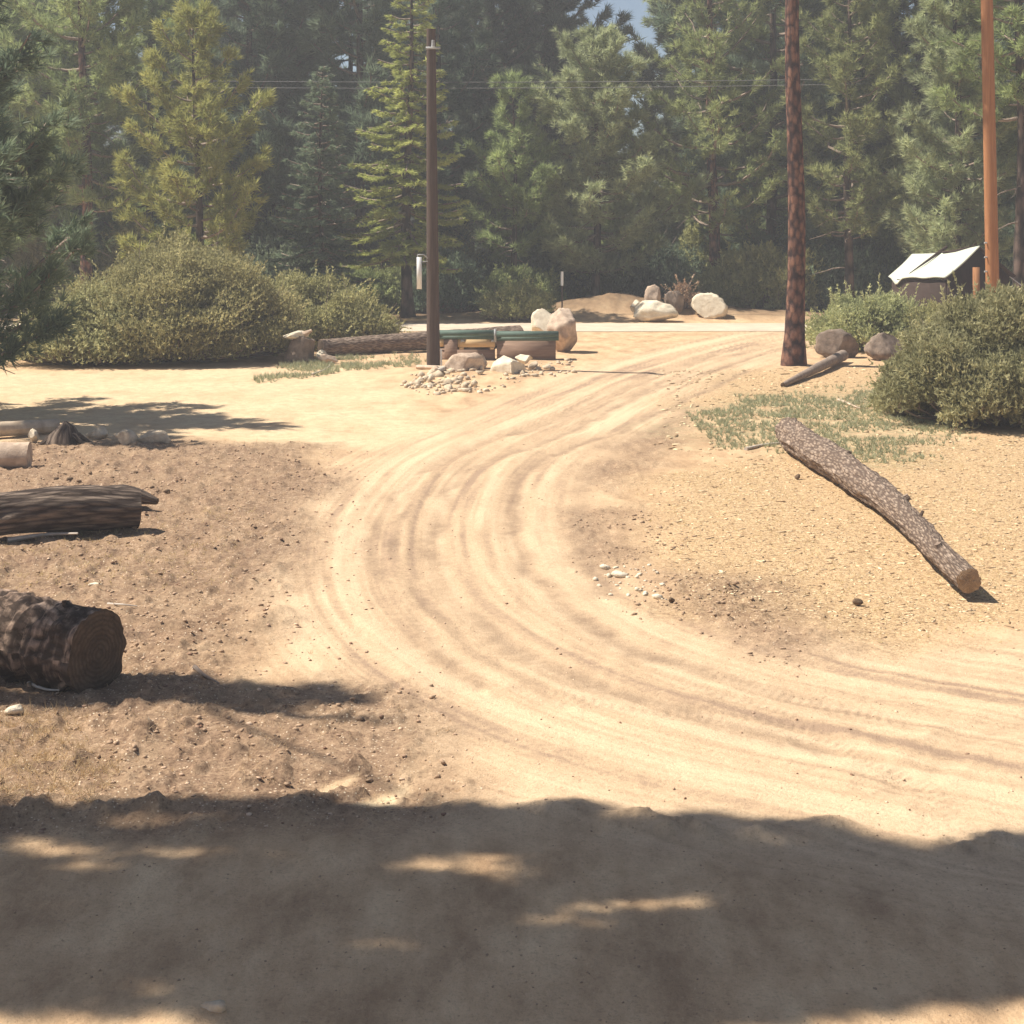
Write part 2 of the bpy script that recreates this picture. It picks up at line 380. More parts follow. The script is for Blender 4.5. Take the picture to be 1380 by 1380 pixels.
c = k.mix(k.math('MULTIPLY', z1[0], k.ramp(mot, [(.3, 1.), (.7, .72)])), c, k.ramp(k.math('ADD', k.math('ADD', k.math('MULTIPLY', mid, .3), k.math('MULTIPLY', mid2, .4)), k.math('MULTIPLY', fin, .3)), [(.41, (.135, .083, .056)), (.52, (.30, .20, .13)), (.64, (.55, .39, .26))]))
c = k.mix(k.math('MULTIPLY', z2[2], k.ramp(k.math('ADD', k.math('MULTIPLY', mid, .5), k.math('MULTIPLY', mot, .5)), [(.38, .95), (.66, .30)])), c, k.mix(mid2, (.22, .15, .10), (.40, .28, .185)))
c = k.mix(k.math('MULTIPLY', z2[0], k.ramp(mid, [(.4, 0.), (.6, .6)])), c, (.26, .27, .15))
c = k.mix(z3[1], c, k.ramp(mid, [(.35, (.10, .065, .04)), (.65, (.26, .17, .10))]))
loose = k.math('ADD', k.math('MULTIPLY', k.math('ADD', z1[0], z1[1], True), .85), .15)
for a_, th_, sz_, cc in ((28, .55, .22, (.15, .09, .06)), (60, .5, .25, (.20, .125, .08)), (45, .82, .2, (.90, .76, .56))):
    f_, r_ = speck(a_, th_, .1, sz_); c = k.mix(k.math('MULTIPLY', f_, k.math('MULTIPLY', loose, .75)), c, cc)
c = k.mix(k.ramp(fin, [(.30, .4), (.47, 0.)]), c, (.24, .155, .10))
k.l(c, k.b.inputs[0]); k.b.inputs['Roughness'].default_value = .95; k.b.inputs['Specular IOR Level'].default_value = .1
nb = k.bump(mid, .30, .03); nb = k.bump(fin, .75, .018, nb); k.bump(k.noise(v, 130, 3, .7), .6, .006, nb)
tag(link('ground', me, k.m), kind='structure')

# the pale cross road
xs = np.linspace(-90, 90, 361); yr = np.linspace(46.1, 49.2, 9); XX, YY = np.meshgrid(xs, yr)
ed = np.where((YY == yr[0]) | (YY == yr[-1]), 0, 1.0)
YY = YY + (1 - ed) * (noise(XX * .6, YY, seed=90) - .5) * .4
mb = MB(); q = (np.arange(8)[:, None] * 361 + np.arange(360)[None]).ravel()
mb.add(np.stack([XX.ravel(), YY.ravel(), ground(XX.ravel(), YY.ravel()) + .010 + .03 * ed.ravel()], -1), f4=np.stack([q, q + 1, q + 362, q + 361], -1))
tag(mb.build('road', simple('road_dust', (.52, .43, .33), (.68, .57, .44), 1.5, .95), smooth_=True), kind='structure')

# ------------------------------------------------------------------ materials
M = {
 'pine_red': bark('pine_red_bark', (.04, .024, .024), (.125, .058, .044), (.31, .165, .11), (13, 4.5, 1)),
 'pine_dark': bark('pine_dark_bark', (.03, .022, .018), (.10, .065, .05), (.20, .14, .11), (7, 2.0, 1)),
 'log': bark('log_bark', (.15, .105, .08), (.30, .215, .16), (.50, .385, .295), (36, 8, 1)),
 'log_ring': bark('ringed_log_bark', (.07, .048, .036), (.30, .20, .145), (.66, .48, .36), (14, 10, 1), True),
 'log_grey': bark('grey_log_bark', (.06, .042, .034), (.16, .118, .09), (.34, .26, .20), (24, 3.2, 1)),
 'cut': simple('cut_wood', (.085, .055, .035), (.20, .135, .085), 14, .9, .4, .01),
 'cut_pale': simple('pale_cut_wood', (.38, .25, .15), (.62, .45, .29), 14, .9, .4, .01),
 'bare': simple('debarked_wood', (.40, .30, .21), (.70, .57, .42), 5, .85, .4, .01, (1, 1, 1)),
 'pole_dark': simple('tarred_pole_wood', (.06, .043, .036), (.13, .095, .078), 3, .9, .5, .008, (10, 10, .5)),
 'pole_orange': simple('stained_pole_wood', (.30, .13, .055), (.46, .22, .10), 3, .8, .4, .008, (10, 10, .5)),
 'rock': simple('pale_granite', (.40, .30, .20), (.82, .69, .51), 7, .9, .6, .03),
 'rock_white': simple('white_granite', (.62, .52, .38), (.86, .77, .60), 6, .9, .6, .03),
 'rock_pink': simple('pink_granite', (.36, .26, .19), (.72, .56, .42), 6, .9, .6, .03),
 'rock_brown': simple('brown_granite', (.10, .075, .058), (.34, .26, .20), 5, .9, .6, .03),
 'green': simple('faded_green_paint', (.065, .115, .09), (.125, .175, .145), 5, .6, .2, .003),
 'brown_board': simple('brown_board_wood', (.22, .14, .10), (.38, .26, .19), 4, .85, .4, .005, (.5, 6, 6)),
 'tan_board': simple('tan_board_wood', (.55, .38, .20), (.74, .54, .30), 4, .8, .3, .005, (.5, 6, 6)),
 'white': simple('white_enamel', (.72, .72, .70), (.84, .84, .82), 8, .5, .1, .003),
 'metal': simple('grey_galvanised_metal', (.30, .31, .31), (.50, .51, .51), 12, .5, .1, .002),
 'canvas': simple('cream_canvas', (.50, .53, .44), (.66, .69, .58), 3, .8, .15, .01),
 'wall': simple('dark_brown_wall', (.03, .02, .017), (.07, .045, .036), 4, .9, .4, .01, (8, 8, .6)),
 'branch': simple('dry_branch', (.18, .13, .10), (.38, .30, .24), 10, .9, .3, .005),
 'branch_pale': simple('bleached_branch', (.45, .38, .31), (.66, .58, .49), 10, .9, .3, .005),
 'clod': simple('soil_clod', (.28, .185, .12), (.54, .38, .25), 20, .95, .5, .01),
 'chip': foliage('bark_chip', (.20, .11, .06), (.84, .64, .42), .0),
 'cone': simple('pine_cone_scales', (.10, .065, .04), (.28, .19, .12), 60, .9, .8, .01),
 'wire': simple('grey_wire', (.12, .12, .12), (.2, .2, .2), 5, .6, 0),
 'fol_yel': foliage('needles_yellow_green', (.18, .22, .06), (.66, .68, .24), .45),
 'fol_mid': foliage('needles_mid_green', (.12, .16, .065), (.60, .65, .29), .45),
 'fol_grey': foliage('needles_grey_green', (.19, .22, .12), (.66, .70, .40), .45),
 'fol_dark': foliage('needles_dark_green', (.07, .10, .075), (.32, .38, .23), .42),
 'fol_blue': foliage('needles_blue_green', (.07, .115, .08), (.32, .40, .25), .42),
 'shrub': foliage('shrub_leaves_olive', (.22, .22, .09), (.68, .64, .32), .48),
 'shrub_grey': foliage('shrub_leaves_grey_olive', (.23, .24, .115), (.70, .68, .37), .48),
 'grass': foliage('grass_blue_green', (.22, .23, .13), (.52, .52, .34)),
 'hay': foliage('grass_dry', (.42, .30, .15), (.78, .62, .36)),
}

def cut_wood(name, c1, c2, c3, rings):
    k = N(name); v = k.obj(); wv = k.n('ShaderNodeTexWave', wave_type='RINGS', rings_direction='SPHERICAL'); wv.inputs['Scale'].default_value = rings
    wv.inputs['Distortion'].default_value = 3; wv.inputs['Detail'].default_value = 3; wv.inputs['Detail Scale'].default_value = 3; k.l(v, wv.inputs['Vector'])
    nz = k.noise(v, 12, 6, .7); c = k.mix(wv.outputs['Fac'], c1, c2); c = k.mix(k.ramp(nz, [(.35, .8), (.6, 0.)]), c, c3)
    k.l(c, k.b.inputs[0]); k.bump(k.math('ADD', wv.outputs['Fac'], nz), .4, .01); return k.m
M['cut'] = cut_wood('shaded_cut_wood_rings', (.11, .072, .047), (.165, .11, .07), (.06, .042, .03), 9)  # tone darkened to carry the shade on the ringed log's cut end
M['cut_pale'] = cut_wood('pale_cut_wood_rings', (.34, .22, .13), (.56, .40, .26), (.18, .12, .08), 24)
# ------------------------------------------------------------------ vegetation
def blades(rs, c, d, n, length, width, spread, tint, flat=0.):
    """n thin needle-bunch triangles fanning out of every centre c along direction d"""
    m = len(c); D = np.repeat(d, n, 0) + rs.normal(0, spread, (m * n, 3)); D[:, 2] *= (1 - flat)
    D /= np.linalg.norm(D, axis=1)[:, None] + 1e-9
    S = np.cross(D, rs.normal(0, 1, (m * n, 3))); S /= np.linalg.norm(S, axis=1)[:, None] + 1e-9
    C = np.repeat(c, n, 0) + D * (length * .08); L = length * rs.uniform(.6, 1.15, (m * n, 1))
    v = np.stack([C - S * width * .5, C + S * width * .5, C + D * L], 1)
    T = np.clip(np.repeat(tint, n) + rs.normal(0, .09, m * n), 0, 1)
    return v.reshape(-1, 3), np.arange(m * n * 3).reshape(-1, 3), np.repeat(T, 3)

def tree_data(seed, H, base, rad, kind='pine', dens=1., trunk_r=.2, lean=0., dead=6, big=1.):
    """returns trunk and crown MBs of a conifer; dens thins it, base = height of the lowest live bough"""
    rs = np.random.RandomState(seed); tr = MB(); cr = MB()
    lx = rs.uniform(-1, 1, 2) * lean; hs = np.linspace(0, H, 22)
    def ax(z):
        z = np.maximum(z, 0) + np.minimum(z, 0) * 0; return np.stack([lx[0] * (z / H) ** 1.6 * H * .05 + .05 * np.sin(z * .7 + seed), lx[1] * (z / H) ** 1.6 * H * .05 + .04 * np.cos(z * .6), z], -1)
    rr = lambda z: trunk_r * (np.clip(1 - z / H, 0, 1) ** .8 * .9 + .04) + trunk_r * .45 * np.exp(-z / .35)
    tp = ax(np.linspace(-.3, H, 46)); tp[:, 2] = np.linspace(-.3, H, 46)
    tube(tr, tp, rr(np.clip(np.linspace(-.3, H, 46), 0, H)), 16, lambda t, l: 1 + .07 * (noise(t * 3, l * 1.5, seed=seed) - .5))
    C = []; D = []; T = []
    fir = kind == 'fir'; nb = int((H - base) * (11 if fir else 7.5) * dens)
    for b in range(nb):
        s = (b + rs.rand()) / nb; z0 = base + (H - base) * s ** (1.0)
        if rs.rand() < .12 and not fir: continue
        prof = (1 - s) ** .8 if fir else ((1 - s) ** .62 * (.62 + .38 * min(1, s / .18)))
        L = rad * prof * (rs.uniform(.8, 1.1) if fir else rs.uniform(.45, 1.18)) + .12
        if not fir: L *= .8 + .45 * noise(np.array([z0 * .9]), np.array([b * 2.399 / 3.]), seed=seed)[0]
        a = b * 2.399 + rs.normal(0, .3); out = np.array([math.cos(a), math.sin(a), 0])
        el0 = rs.normal(-.12 if fir else .12, .12) + (.55 * s if fir else .5 * s); m = 6; t = np.linspace(0, 1, m)
        sag = (-.12 if fir else .22) * L
        o = ax(np.array([z0]))[0]
        path = o + out * (L * t)[:, None] + np.array([0, 0, 1.]) * (math.tan(el0) * L * t + sag * t * t - (.12 * L * np.sin(t * 3.1)))[:, None]
        path[:, :2] += rs.normal(0, .03 * L, (m, 2)) * t[:, None]
        tube(cr, path, .012 + .02 * L * (1 - t * .85), 4, cap=False, mi=1)
        side = np.cross(out, [0, 0, 1]); bt = rs.uniform(-.13, .13)
        if fir:
            k_ = max(4, int(L * 13 * dens)); ts = rs.uniform(.12, 1, k_)
            for tt in ts:
                q_ = path[0] + (path[-1] - path[0]) * tt; i_ = min(m - 2, int(tt * (m - 1))); f_ = tt * (m - 1) - i_; q_ = path[i_] * (1 - f_) + path[i_ + 1] * f_
                sg = rs.choice([-1, 1]); tl = L * .34 * (1.05 - tt) + .1; dr = out * .75 + side * sg * rs.uniform(.5, 1.1) + np.array([0, 0, -.12]); dr /= np.linalg.norm(dr)
                nn = max(2, int(tl / .09))
                for e in range(nn):
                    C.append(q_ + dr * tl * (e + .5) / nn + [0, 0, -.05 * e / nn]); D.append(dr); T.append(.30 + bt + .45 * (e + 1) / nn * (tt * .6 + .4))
        else:
            k_ = max(3, int((L * 11 + 2) * dens)); ts = 1 - rs.rand(k_) ** 1.4 * .8
            for tt in ts:
                i_ = min(m - 2, int(tt * (m - 1))); f_ = tt * (m - 1) - i_; q_ = path[i_] * (1 - f_) + path[i_ + 1] * f_
                dr = out * rs.uniform(.3, 1) + side * rs.normal(0, .7) + np.array([0, 0, rs.uniform(-.15, .8)]); dr /= np.linalg.norm(dr)
                tl = rs.uniform(.1, .5) * (.5 + .35 * L)
                tip = q_ + dr * tl
                if rs.rand() < .4: tube(cr, [q_, tip], [.012, .006], 3, cap=False, mi=1)
                for e in range(4):
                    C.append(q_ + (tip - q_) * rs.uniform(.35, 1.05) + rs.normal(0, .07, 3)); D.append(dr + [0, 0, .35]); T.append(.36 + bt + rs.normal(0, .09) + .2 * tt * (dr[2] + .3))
    for b in range(dead):   # bare dead limbs under the crown
        z0 = rs.uniform(base * .35, base + (H - base) * .25); a = rs.uniform(0, 6.28); L = rad * rs.uniform(.25, .6)
        t = np.linspace(0, 1, 6)[:, None]; out = np.array([math.cos(a), math.sin(a), 0])
        path = ax(np.array([z0]))[0] + out * L * t + np.array([0, 0, 1.]) * (L * (.1 * t - rs.uniform(.2, .6) * t * t)) + rs.normal(0, .03, (6, 3)) * t
        tube(cr, path, np.linspace(.028, .006, 6), 4, cap=False, mi=1)
    C = np.array(C); D = np.array(D); T = np.clip(np.array(T), 0, 1)
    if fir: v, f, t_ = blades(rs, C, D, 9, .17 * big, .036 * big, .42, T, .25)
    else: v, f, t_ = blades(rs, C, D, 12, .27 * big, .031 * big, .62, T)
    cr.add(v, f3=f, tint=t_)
    return tr, cr

def place_tree(name, tm, cm, loc, bark_m, fol_m, label, group=None, rz=0., s=1., cat='tree'):
    r = empty(name, loc, rz); r.scale = (s, s, s)
    tag(r, label, cat, group)
    link('trunk', tm, bark_m, r); link('crown', cm, fol_m, r, m2=M['branch']); return r

# featured trees  (px, distance, H, base, rad, kind, trunk r, foliage, bark, label)
FEAT = [
 ('pine_tree', 118, 49.5, 14, 3.4, 2.7, 'pine', .22, 'fol_mid', 'pine_red', 'tall green pine whose orange sunlit trunk shows left of the yellow-green pine', 11, 1.2),
 ('young_pine_tree', 268, 45.2, 9.0, 1.3, 2.2, 'pine', .15, 'fol_yel', 'pine_dark', 'narrow yellow-green young pine rising behind the big olive bush', 12, 1.0),
 ('pine_tree', 372, 60, 17, 4.0, 2.8, 'pine', .25, 'fol_dark', 'pine_dark', 'very dark pine standing behind the blue-green fir and the yellow-green young pine', 13, 1.3),
 ('fir_tree', 433, 50, 7.85, .5, 1.8, 'fir', .12, 'fol_blue', 'pine_dark', 'small cone-shaped blue-green fir with a pointed top', 14, 1.25),
 ('fir_tree', 548, 51.5, 11.2, 2.0, 2.2, 'fir', .2, 'fol_yel', 'pine_dark', 'ragged yellow-green fir directly behind the dark utility pole', 15, 1.1),
 ('pine_tree', 668, 66, 19, 2.5, 3.3, 'pine', .28, 'fol_dark', 'pine_dark', 'huge dark pine filling the gap above the green-topped bench', 16, 1.3),
 ('young_pine_tree', 694, 54.5, 7.8, 1.7, 1.45, 'pine', .13, 'fol_mid', 'pine_dark', 'slender clumpy young pine between the yellow-green fir and the bushy grey-green pine', 17, 1.1),
 ('young_pine_tree', 803, 55.0, 9.3, 1.3, 2.7, 'pine', .17, 'fol_grey', 'pine_dark', 'broad bushy grey-green young pine behind the pile of boulders across the road', 18, 1.5),
 ('pine_tree', 962, 56, 15, 2.7, 3.0, 'pine', .24, 'fol_mid', 'pine_red', 'tall open pine with a dark red trunk and bare limbs behind the round boulder', 19, .8),
 ('pine_tree', 1143, 53, 13.5, 2.3, 2.3, 'pine', .17, 'fol_mid', 'pine_dark', 'slim green pine just right of the big bare red trunk', 20, .9),
 ('pine_tree', 1215, 61, 17, 4.5, 2.7, 'pine', .22, 'fol_dark', 'pine_dark', 'dark open pine standing behind the canvas roof', 21, .8),
 ('young_pine_tree', 1292, 50, 12.5, 1.2, 2.2, 'pine', .18, 'fol_grey', 'pine_dark', 'pale green pine left of the orange utility pole', 22, 1.3),
 ('pine_tree', 1377, 47, 16, 5.5, 2.6, 'pine', .24, 'fol_mid', 'pine_dark', 'pine with a dark straight trunk right of the orange utility pole', 23, .9),
 ('pine_tree', -10, 52, 13, 2.2, 3.0, 'pine', .24, 'fol_mid', 'pine_dark', 'tall pine at the far left behind the near dark pine boughs', 24, 1.1),
]
for nm, px, d, H, b, rd_, kd, trr, fm, bm_, lab, sd_, dn in FEAT:
    tr, cr = tree_data(sd_, H, b, rd_, kd, dn, trr, .5)
    x = (px - 690) / F * d
    place_tree(nm, tr.mesh('trunk', True), cr.mesh('crown'), (x, d, gz(x, d)), M[bm_], M[fm], lab)

# the big bare red trunk in front of the road: its crown starts above the picture
tr, cr = tree_data(31, 21, 9.6, 3.2, 'pine', .8, .235, .1, dead=0)
x, y = G(1071, 492); place_tree('ponderosa_pine', tr.mesh('trunk', True), cr.mesh('crown'), (x, y, gz(x, y)), M['pine_red'], M['fol_mid'],
    'tall red-barked pine with a bare trunk standing on the near side of the road')
# near pine whose dark boughs hang into the left edge
tr, cr = tree_data(33, 6.7, .9, 2.9, 'pine', 1.3, .2, .2)
x, y = -9.7, 27.6; place_tree('pine_tree', tr.mesh('trunk', True), cr.mesh('crown'), (x, y, gz(x, y)), M['pine_dark'], M['fol_dark'],
    'near dark pine whose low boughs hang in at the left edge')

# rows of trees behind: copies of six prototypes
protos = []
for i_, (H, b, rd_, kd, dn) in enumerate([(17, .6, 3.4, 'pine', .75), (20, 1.5, 3.6, 'pine', .75), (14, .5, 3.0, 'fir', .7), (18, 1.0, 3.2, 'pine', .8), (15, .5, 3.2, 'pine', .8)]):
    tr, cr = tree_data(50 + i_, H, b, rd_, kd, dn, .2, .5, big=1.45); protos.append((tr.mesh('trunk', True), cr.mesh('crown')))
rg = random.Random(4); row = 0
spots = []
for yrow, nrow in ((65, 14), (75, 16), (88, 19), (104, 22)):
    half = yrow * .46
    for q_ in range(nrow):
        spots.append((-half + 2 * half * (q_ + .5 + rg.uniform(-.3, .3)) / nrow, yrow + rg.uniform(-3, 3)))
spots += [(-24, 62), (-21, 56), (-17.5, 58), (22, 50), (19, 46), (25, 56)]
for px_ in (60, 195, 335, 490, 1035, 1090, 1245, 1345): spots.append(((px_ - 690) / F * 58.5, 58.5 + rg.uniform(-1.2, 1.2)))
# gaps of sky kept open near the top of the picture
for (x, y) in spots:
    p_ = rg.randrange(len(protos)); sc_ = rg.uniform(.8, 1.15)
    px = 690 + x / y * F
    if 850 < px < 905: sc_ *= .8
    if 848 < px < 912 or (y > 62 and 1196 < px < 1232) or (y > 62 and 588 < px < 612): continue
    place_tree('forest_tree', protos[p_][0], protos[p_][1], (x, y, gz(x, y) - .1), M['pine_dark'], M[rg.choice(['fol_mid', 'fol_grey', 'fol_blue'] if y < 62 else ['fol_dark', 'fol_dark', 'fol_mid', 'fol_blue'])],
        'one of the conifers crowded deep in the forest behind the front trees', 'conifers deep in the forest', rg.uniform(0, 6.28), sc_)

# shrubs
def shrub_data(seed, rx, ry, h, n, leaf=.06, lump=.5, gap=.0):
    rs = np.random.RandomState(seed); st = MB(); lv = MB(); C = []; Dd = []; T = []
    nl = int(14 + rx * ry * 12 / lump)
    cs = []
    for i_ in range(nl):
        a = rs.uniform(0, 6.28); q_ = math.sqrt(rs.rand()) * .93; zz = h * math.sqrt(max(0, 1 - q_ * q_)) * rs.uniform(.5, .95)
        cs.append((rx * q_ * math.cos(a), ry * q_ * math.sin(a), max(.12, zz - lump * .45), lump * rs.uniform(.55, 1.25), rs.uniform(-.13, .13)))
    cs.append((0, 0, h * .6, lump, 0))
    for i_ in range(int(nl * .6)):
        a = rs.uniform(0, 6.28); q_ = rs.uniform(.72, 1.0)
        cs.append((rx * q_ * math.cos(a), ry * q_ * math.sin(a), rs.uniform(.1, .42) * h * (1.15 - q_ * .5), lump * rs.uniform(.4, .9), rs.uniform(-.15, .13)))
    tot = sum(c_[3] ** 2 for c_ in cs)
    for cx, cy, cz, r_, bt in cs:
        m = int(n * r_ * r_ / tot); d = rs.normal(0, 1, (m, 3)); d /= np.linalg.norm(d, axis=1)[:, None]; d[:, 2] = np.where(d[:, 2] < -.4, -d[:, 2], d[:, 2])
        rad_ = r_ * (rs.rand(m) ** .35) * (.7 + .6 * noise(d[:, 0] * 2 + cx * 3, d[:, 1] * 2 + cy * 3, d[:, 2] * 2, seed=seed))
        p = np.array([cx, cy, cz]) + d * rad_[:, None] * [1.1, 1.1, .95]; p[:, 2] = np.maximum(p[:, 2], rs.uniform(.02, .2, m))
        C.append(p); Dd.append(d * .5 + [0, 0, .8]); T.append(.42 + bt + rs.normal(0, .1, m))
        e = np.array([cx, cy, cz + r_ * .4]); s0 = np.array([cx * .25, cy * .25, -.05]); t = np.linspace(0, 1, 6)[:, None]
        tube(st, s0 * (1 - t) + e * t + np.array([cx, cy, 0]) * .3 * np.sin(t * 3.14) + rs.normal(0, .04, (6, 3)) * t, np.linspace(.03, .008, 6), 4, cap=False)
        if rs.rand() < .35:
            e2 = e + rs.normal(0, .2, 3) + [0, 0, r_ * .75]; tube(st, [e, e2], [.009, .004], 3, cap=False)
    C = np.vstack(C); Dd = np.vstack(Dd); T = np.concatenate(T)
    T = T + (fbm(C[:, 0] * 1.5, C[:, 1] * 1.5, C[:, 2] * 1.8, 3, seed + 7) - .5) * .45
    sp = C[rs.choice(len(C), int(70 * rx * ry) + 20, replace=False)]; e = []; ed_ = []   # stray leafy shoots break the outline
    for q_ in sp:
        u_ = q_ / [rx, ry, h]; u_ = u_ / (np.linalg.norm(u_) + .01) * [1, 1, 1.2] + rs.normal(0, .35, 3) + [0, 0, .35]; u_ /= np.linalg.norm(u_); ln = rs.uniform(.12, .5)
        for k_ in range(7): e.append(q_ + u_ * ln * (k_ + 1) / 6); ed_.append(u_)
        if rs.rand() < .3: tube(st, [q_, q_ + u_ * ln * 1.15], [.008, .004], 3, cap=False)
    C = np.vstack([C, e]); Dd = np.vstack([Dd, ed_]); T = np.clip(np.concatenate([T, rs.uniform(.3, .9, len(e))]), 0, 1)
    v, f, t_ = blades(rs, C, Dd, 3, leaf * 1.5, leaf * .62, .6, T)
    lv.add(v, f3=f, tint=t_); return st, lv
def shrub(px, py, rx, ry, h, n, label, seed, m='shrub', leaf=.06, lump=.5, d=None, name='shrub', group=None):
    x, y = G(px, py) if d is None else ((px - 690) / F * d, d)
    st, lv = shrub_data(seed, rx, ry, h, n, leaf, lump)
    r = empty(name, (x, y, gz(x, y))); tag(r, label, 'bush', group)
    st.build('stem', M['branch'], r, True); lv.build('foliage', M[m], r); return r
shrub(238, 470, 2.75, 2.2, 2.75, 52000, 'large olive-green bush mounded behind the sandy clearing at left', 61, d=38.0, lump=.55)
shrub(405, 470, 2.35, 1.3, 1.85, 27000, 'lower right shoulder bush beside the split stump', 62, d=41.0, lump=.42)
shrub(120, 480, 1.7, 1.3, 1.75, 13000, 'grey-brown low bush under the left pine boughs', 63, 'shrub_grey', d=36.9, lump=.45)
shrub(1350, 560, 1.85, 1.5, 2.2, 42000, 'big grey-olive bush at the right edge in front of the orange pole', 64, 'shrub_grey', d=27.0, lump=.42)
shrub(1250, 545, .75, .7, 1.05, 9000, 'small leafy bush at the foot of the big right-hand bush', 65, 'shrub_grey', d=27.8, lump=.3)
shrub(1178, 480, 1.55, 1.1, 1.45, 16000, 'dark olive bush below the canvas roof and behind the shaded rocks', 66, 'shrub_grey', d=40.6, lump=.4)
shrub(1262, 470, 1.0, 1.0, 1.1, 8000, 'shaded bush between the dark olive bush and the big right-hand bush', 67, 'shrub', d=39.2, lump=.35)
shrub(697, 440, 1.1, .9, 1.15, 8000, 'small rounded olive bush across the road behind the bench', 68, 'shrub', d=50.6, lump=.35)
st, lv = shrub_data(70, 1.9, 1.2, 2.0, 9000, .10, .5); us = (st.mesh('stem', True), lv.mesh('foliage'))
st, lv = shrub_data(71, 1.3, 1.0, 2.8, 9000, .10, .45); us2 = (st.mesh('stem', True), lv.mesh('foliage'))
for i_ in range(96):
    d = (54.5, 58, 62, 70)[i_ % 4] + rg.uniform(-.8, .8); px = -150 + 1700 * ((i_ // 4) + rg.random()) / 24.; x = (px - 690) / F * d
    if 730 < px < 1010 and d < 57: d += 5; x = (px - 690) / F * d
    s_ = rg.choice([us, us2]); r = empty('understory_shrub', (x, d, gz(x, d) - .05), rg.uniform(0, 6.28)); k_ = rg.uniform(.7, 1.25); r.scale = (k_, k_, k_ * 1.1)
    tag(r, 'dull green undergrowth bush in the shade under the forest trees', 'bush', 'undergrowth bushes under the forest trees')
    link('stem', s_[0], M['branch'], r); link('foliage', s_[1], M[rg.choice(['fol_mid', 'shrub', 'fol_dark', 'fol_blue'])], r)

# the shade tree: its boughs, above and left of the picture, throw the foreground shadow
def shade_tree(name, base, H, targets, label, seed, n, tr_r=.3):
    """targets: ground patches (polygon, gaps) the boughs stand up-sun of"""
    rs = np.random.RandomState(seed); t_ = MB(); c_ = MB()
    bx, by = base; b0 = np.array([bx, by, gz(bx, by)])
    hs = np.linspace(-.3, H, 30); tube(t_, np.stack([0 * hs, 0 * hs, hs], -1), tr_r * (1.05 - hs / H * .9), 14)
    pts = []
    for poly, gaps, t0, t1, m, keep in targets:
        lo, hi = poly.min(0), poly.max(0); p = rs.uniform(lo, hi, (m * 6, 2)); w_ = inpoly(p[:, 0], p[:, 1], poly, .10, .7, 91)
        nz = fbm(p[:, 0] * .8, p[:, 1] * 2.6, seed=92 + seed)
        ok = (w_ > rs.rand(len(p))) & (nz > keep)
        for (gx, gy, grx, gry) in gaps: ok &= ((((p[:, 0] - gx) / grx / 1.3) ** 2 + ((p[:, 1] - gy) / max(gry, .11)) ** 2) > rs.uniform(.6, 1.2, len(p))) | (rs.rand(len(p)) < .12)
        p = p[ok][:m]; h = np.linspace(0, 1, len(p)); h = t0 + (t1 - t0) * (.5 + .5 * (fbm(p[:, 0] * .7, p[:, 1] * .7, seed=7) - .5) * 2.2 + rs.normal(0, .08, len(p)))
        pts.append(np.stack([p[:, 0] + SUN_TO[0] * h, p[:, 1] + SUN_TO[1] * h, h * math.tan(ELEV)], -1))
    Cw = np.vstack(pts); Cw = Cw[(Cw[:, 2] > EYE + (HOR + 12) / F * Cw[:, 1]) | (Cw[:, 0] / Cw[:, 1] * F + 690 < -25)]
    C = Cw - b0
    D = C.copy(); D[:, 2] = 0; D /= np.linalg.norm(D, axis=1)[:, None] + 1e-6; D = D * .6 + [0, 0, .5]
    v, f, tt = blades(rs, C, D, 12, .24, .026, .7, np.clip(.4 + rs.normal(0, .12, len(C)), 0, 1)); c_.add(v, f3=f, tint=tt)
    # limbs run from the trunk to clusters of tufts
    sel = C[rs.choice(len(C), min(1, len(C)), replace=False)]
    for e in sel:
        z0 = max(1.5, min(H - 1, e[2] - np.hypot(e[0], e[1]) * .25)); t = np.linspace(0, 1, 9)[:, None]; s0 = np.array([0, 0, z0])
        path = s0 * (1 - t) + e * t - np.array([0, 0, .1]) * np.sin(t * 3.14) * np.hypot(e[0], e[1]) * .5
        tube(t_, path, np.linspace(.035, .012, 9), 5, cap=False)
    r = empty(name, tuple(b0)); tag(r, label, 'tree'); t_.build('trunk', M['pine_red'], r, True); c_.build('crown', M['fol_mid'], r)
    return r
band = Gs([(-500, 1085), (-100, 1082), (150, 1085), (300, 1076), (480, 1078), (700, 1082), (860, 1080), (960, 1095), (1130, 1115), (1260, 1140), (1500, 1125), (1700, 1130),
           (1700, 1330), (1380, 1325), (1250, 1335), (1050, 1375), (700, 1385), (350, 1380), (230, 1352), (60, 1352), (-100, 1345), (-500, 1345)])
def gp(px, py, wx, wy): a = G(px, py); b_ = G(px + wx, py); c2 = G(px, py + wy); return (a[0], a[1], b_[0] - a[0], abs(c2[1] - a[1]))
gaps = [gp(100, 1165, 60, 8), gp(620, 1150, 80, 8), gp(740, 1240, 70, 8), gp(230, 1098, 90, 6), (gp(140, 1138, 130, 7)), gp(300, 1145, 90, 5), gp(540, 1167, 65, 7), gp(510, 1268, 55, 9), gp(820, 1215, 110, 9),
        gp(850, 1100, 40, 14), gp(1020, 1125, 50, 8), gp(180, 1320, 70, 14), gp(900, 1205, 60, 6), gp(680, 1170, 60, 4), gp(60, 1142, 60, 5)]
streak_p = Gs([(-400, 915), (0, 920), (180, 925), (330, 935), (430, 932), (500, 940), (400, 955), (300, 962), (230, 968), (130, 965), (0, 948), (-400, 950)])
shade_tree('shade_pine', (-8.9, 12.95), 12.2, [(band, gaps, 5.2, 8.4, 11000, .20), (streak_p, [gp(60, 930, 60, 8)], 5.0, 7.6, 900, .22)],
    'tall pine beside the clearing, left of the view, shading the foreground', 7, 0, .22)

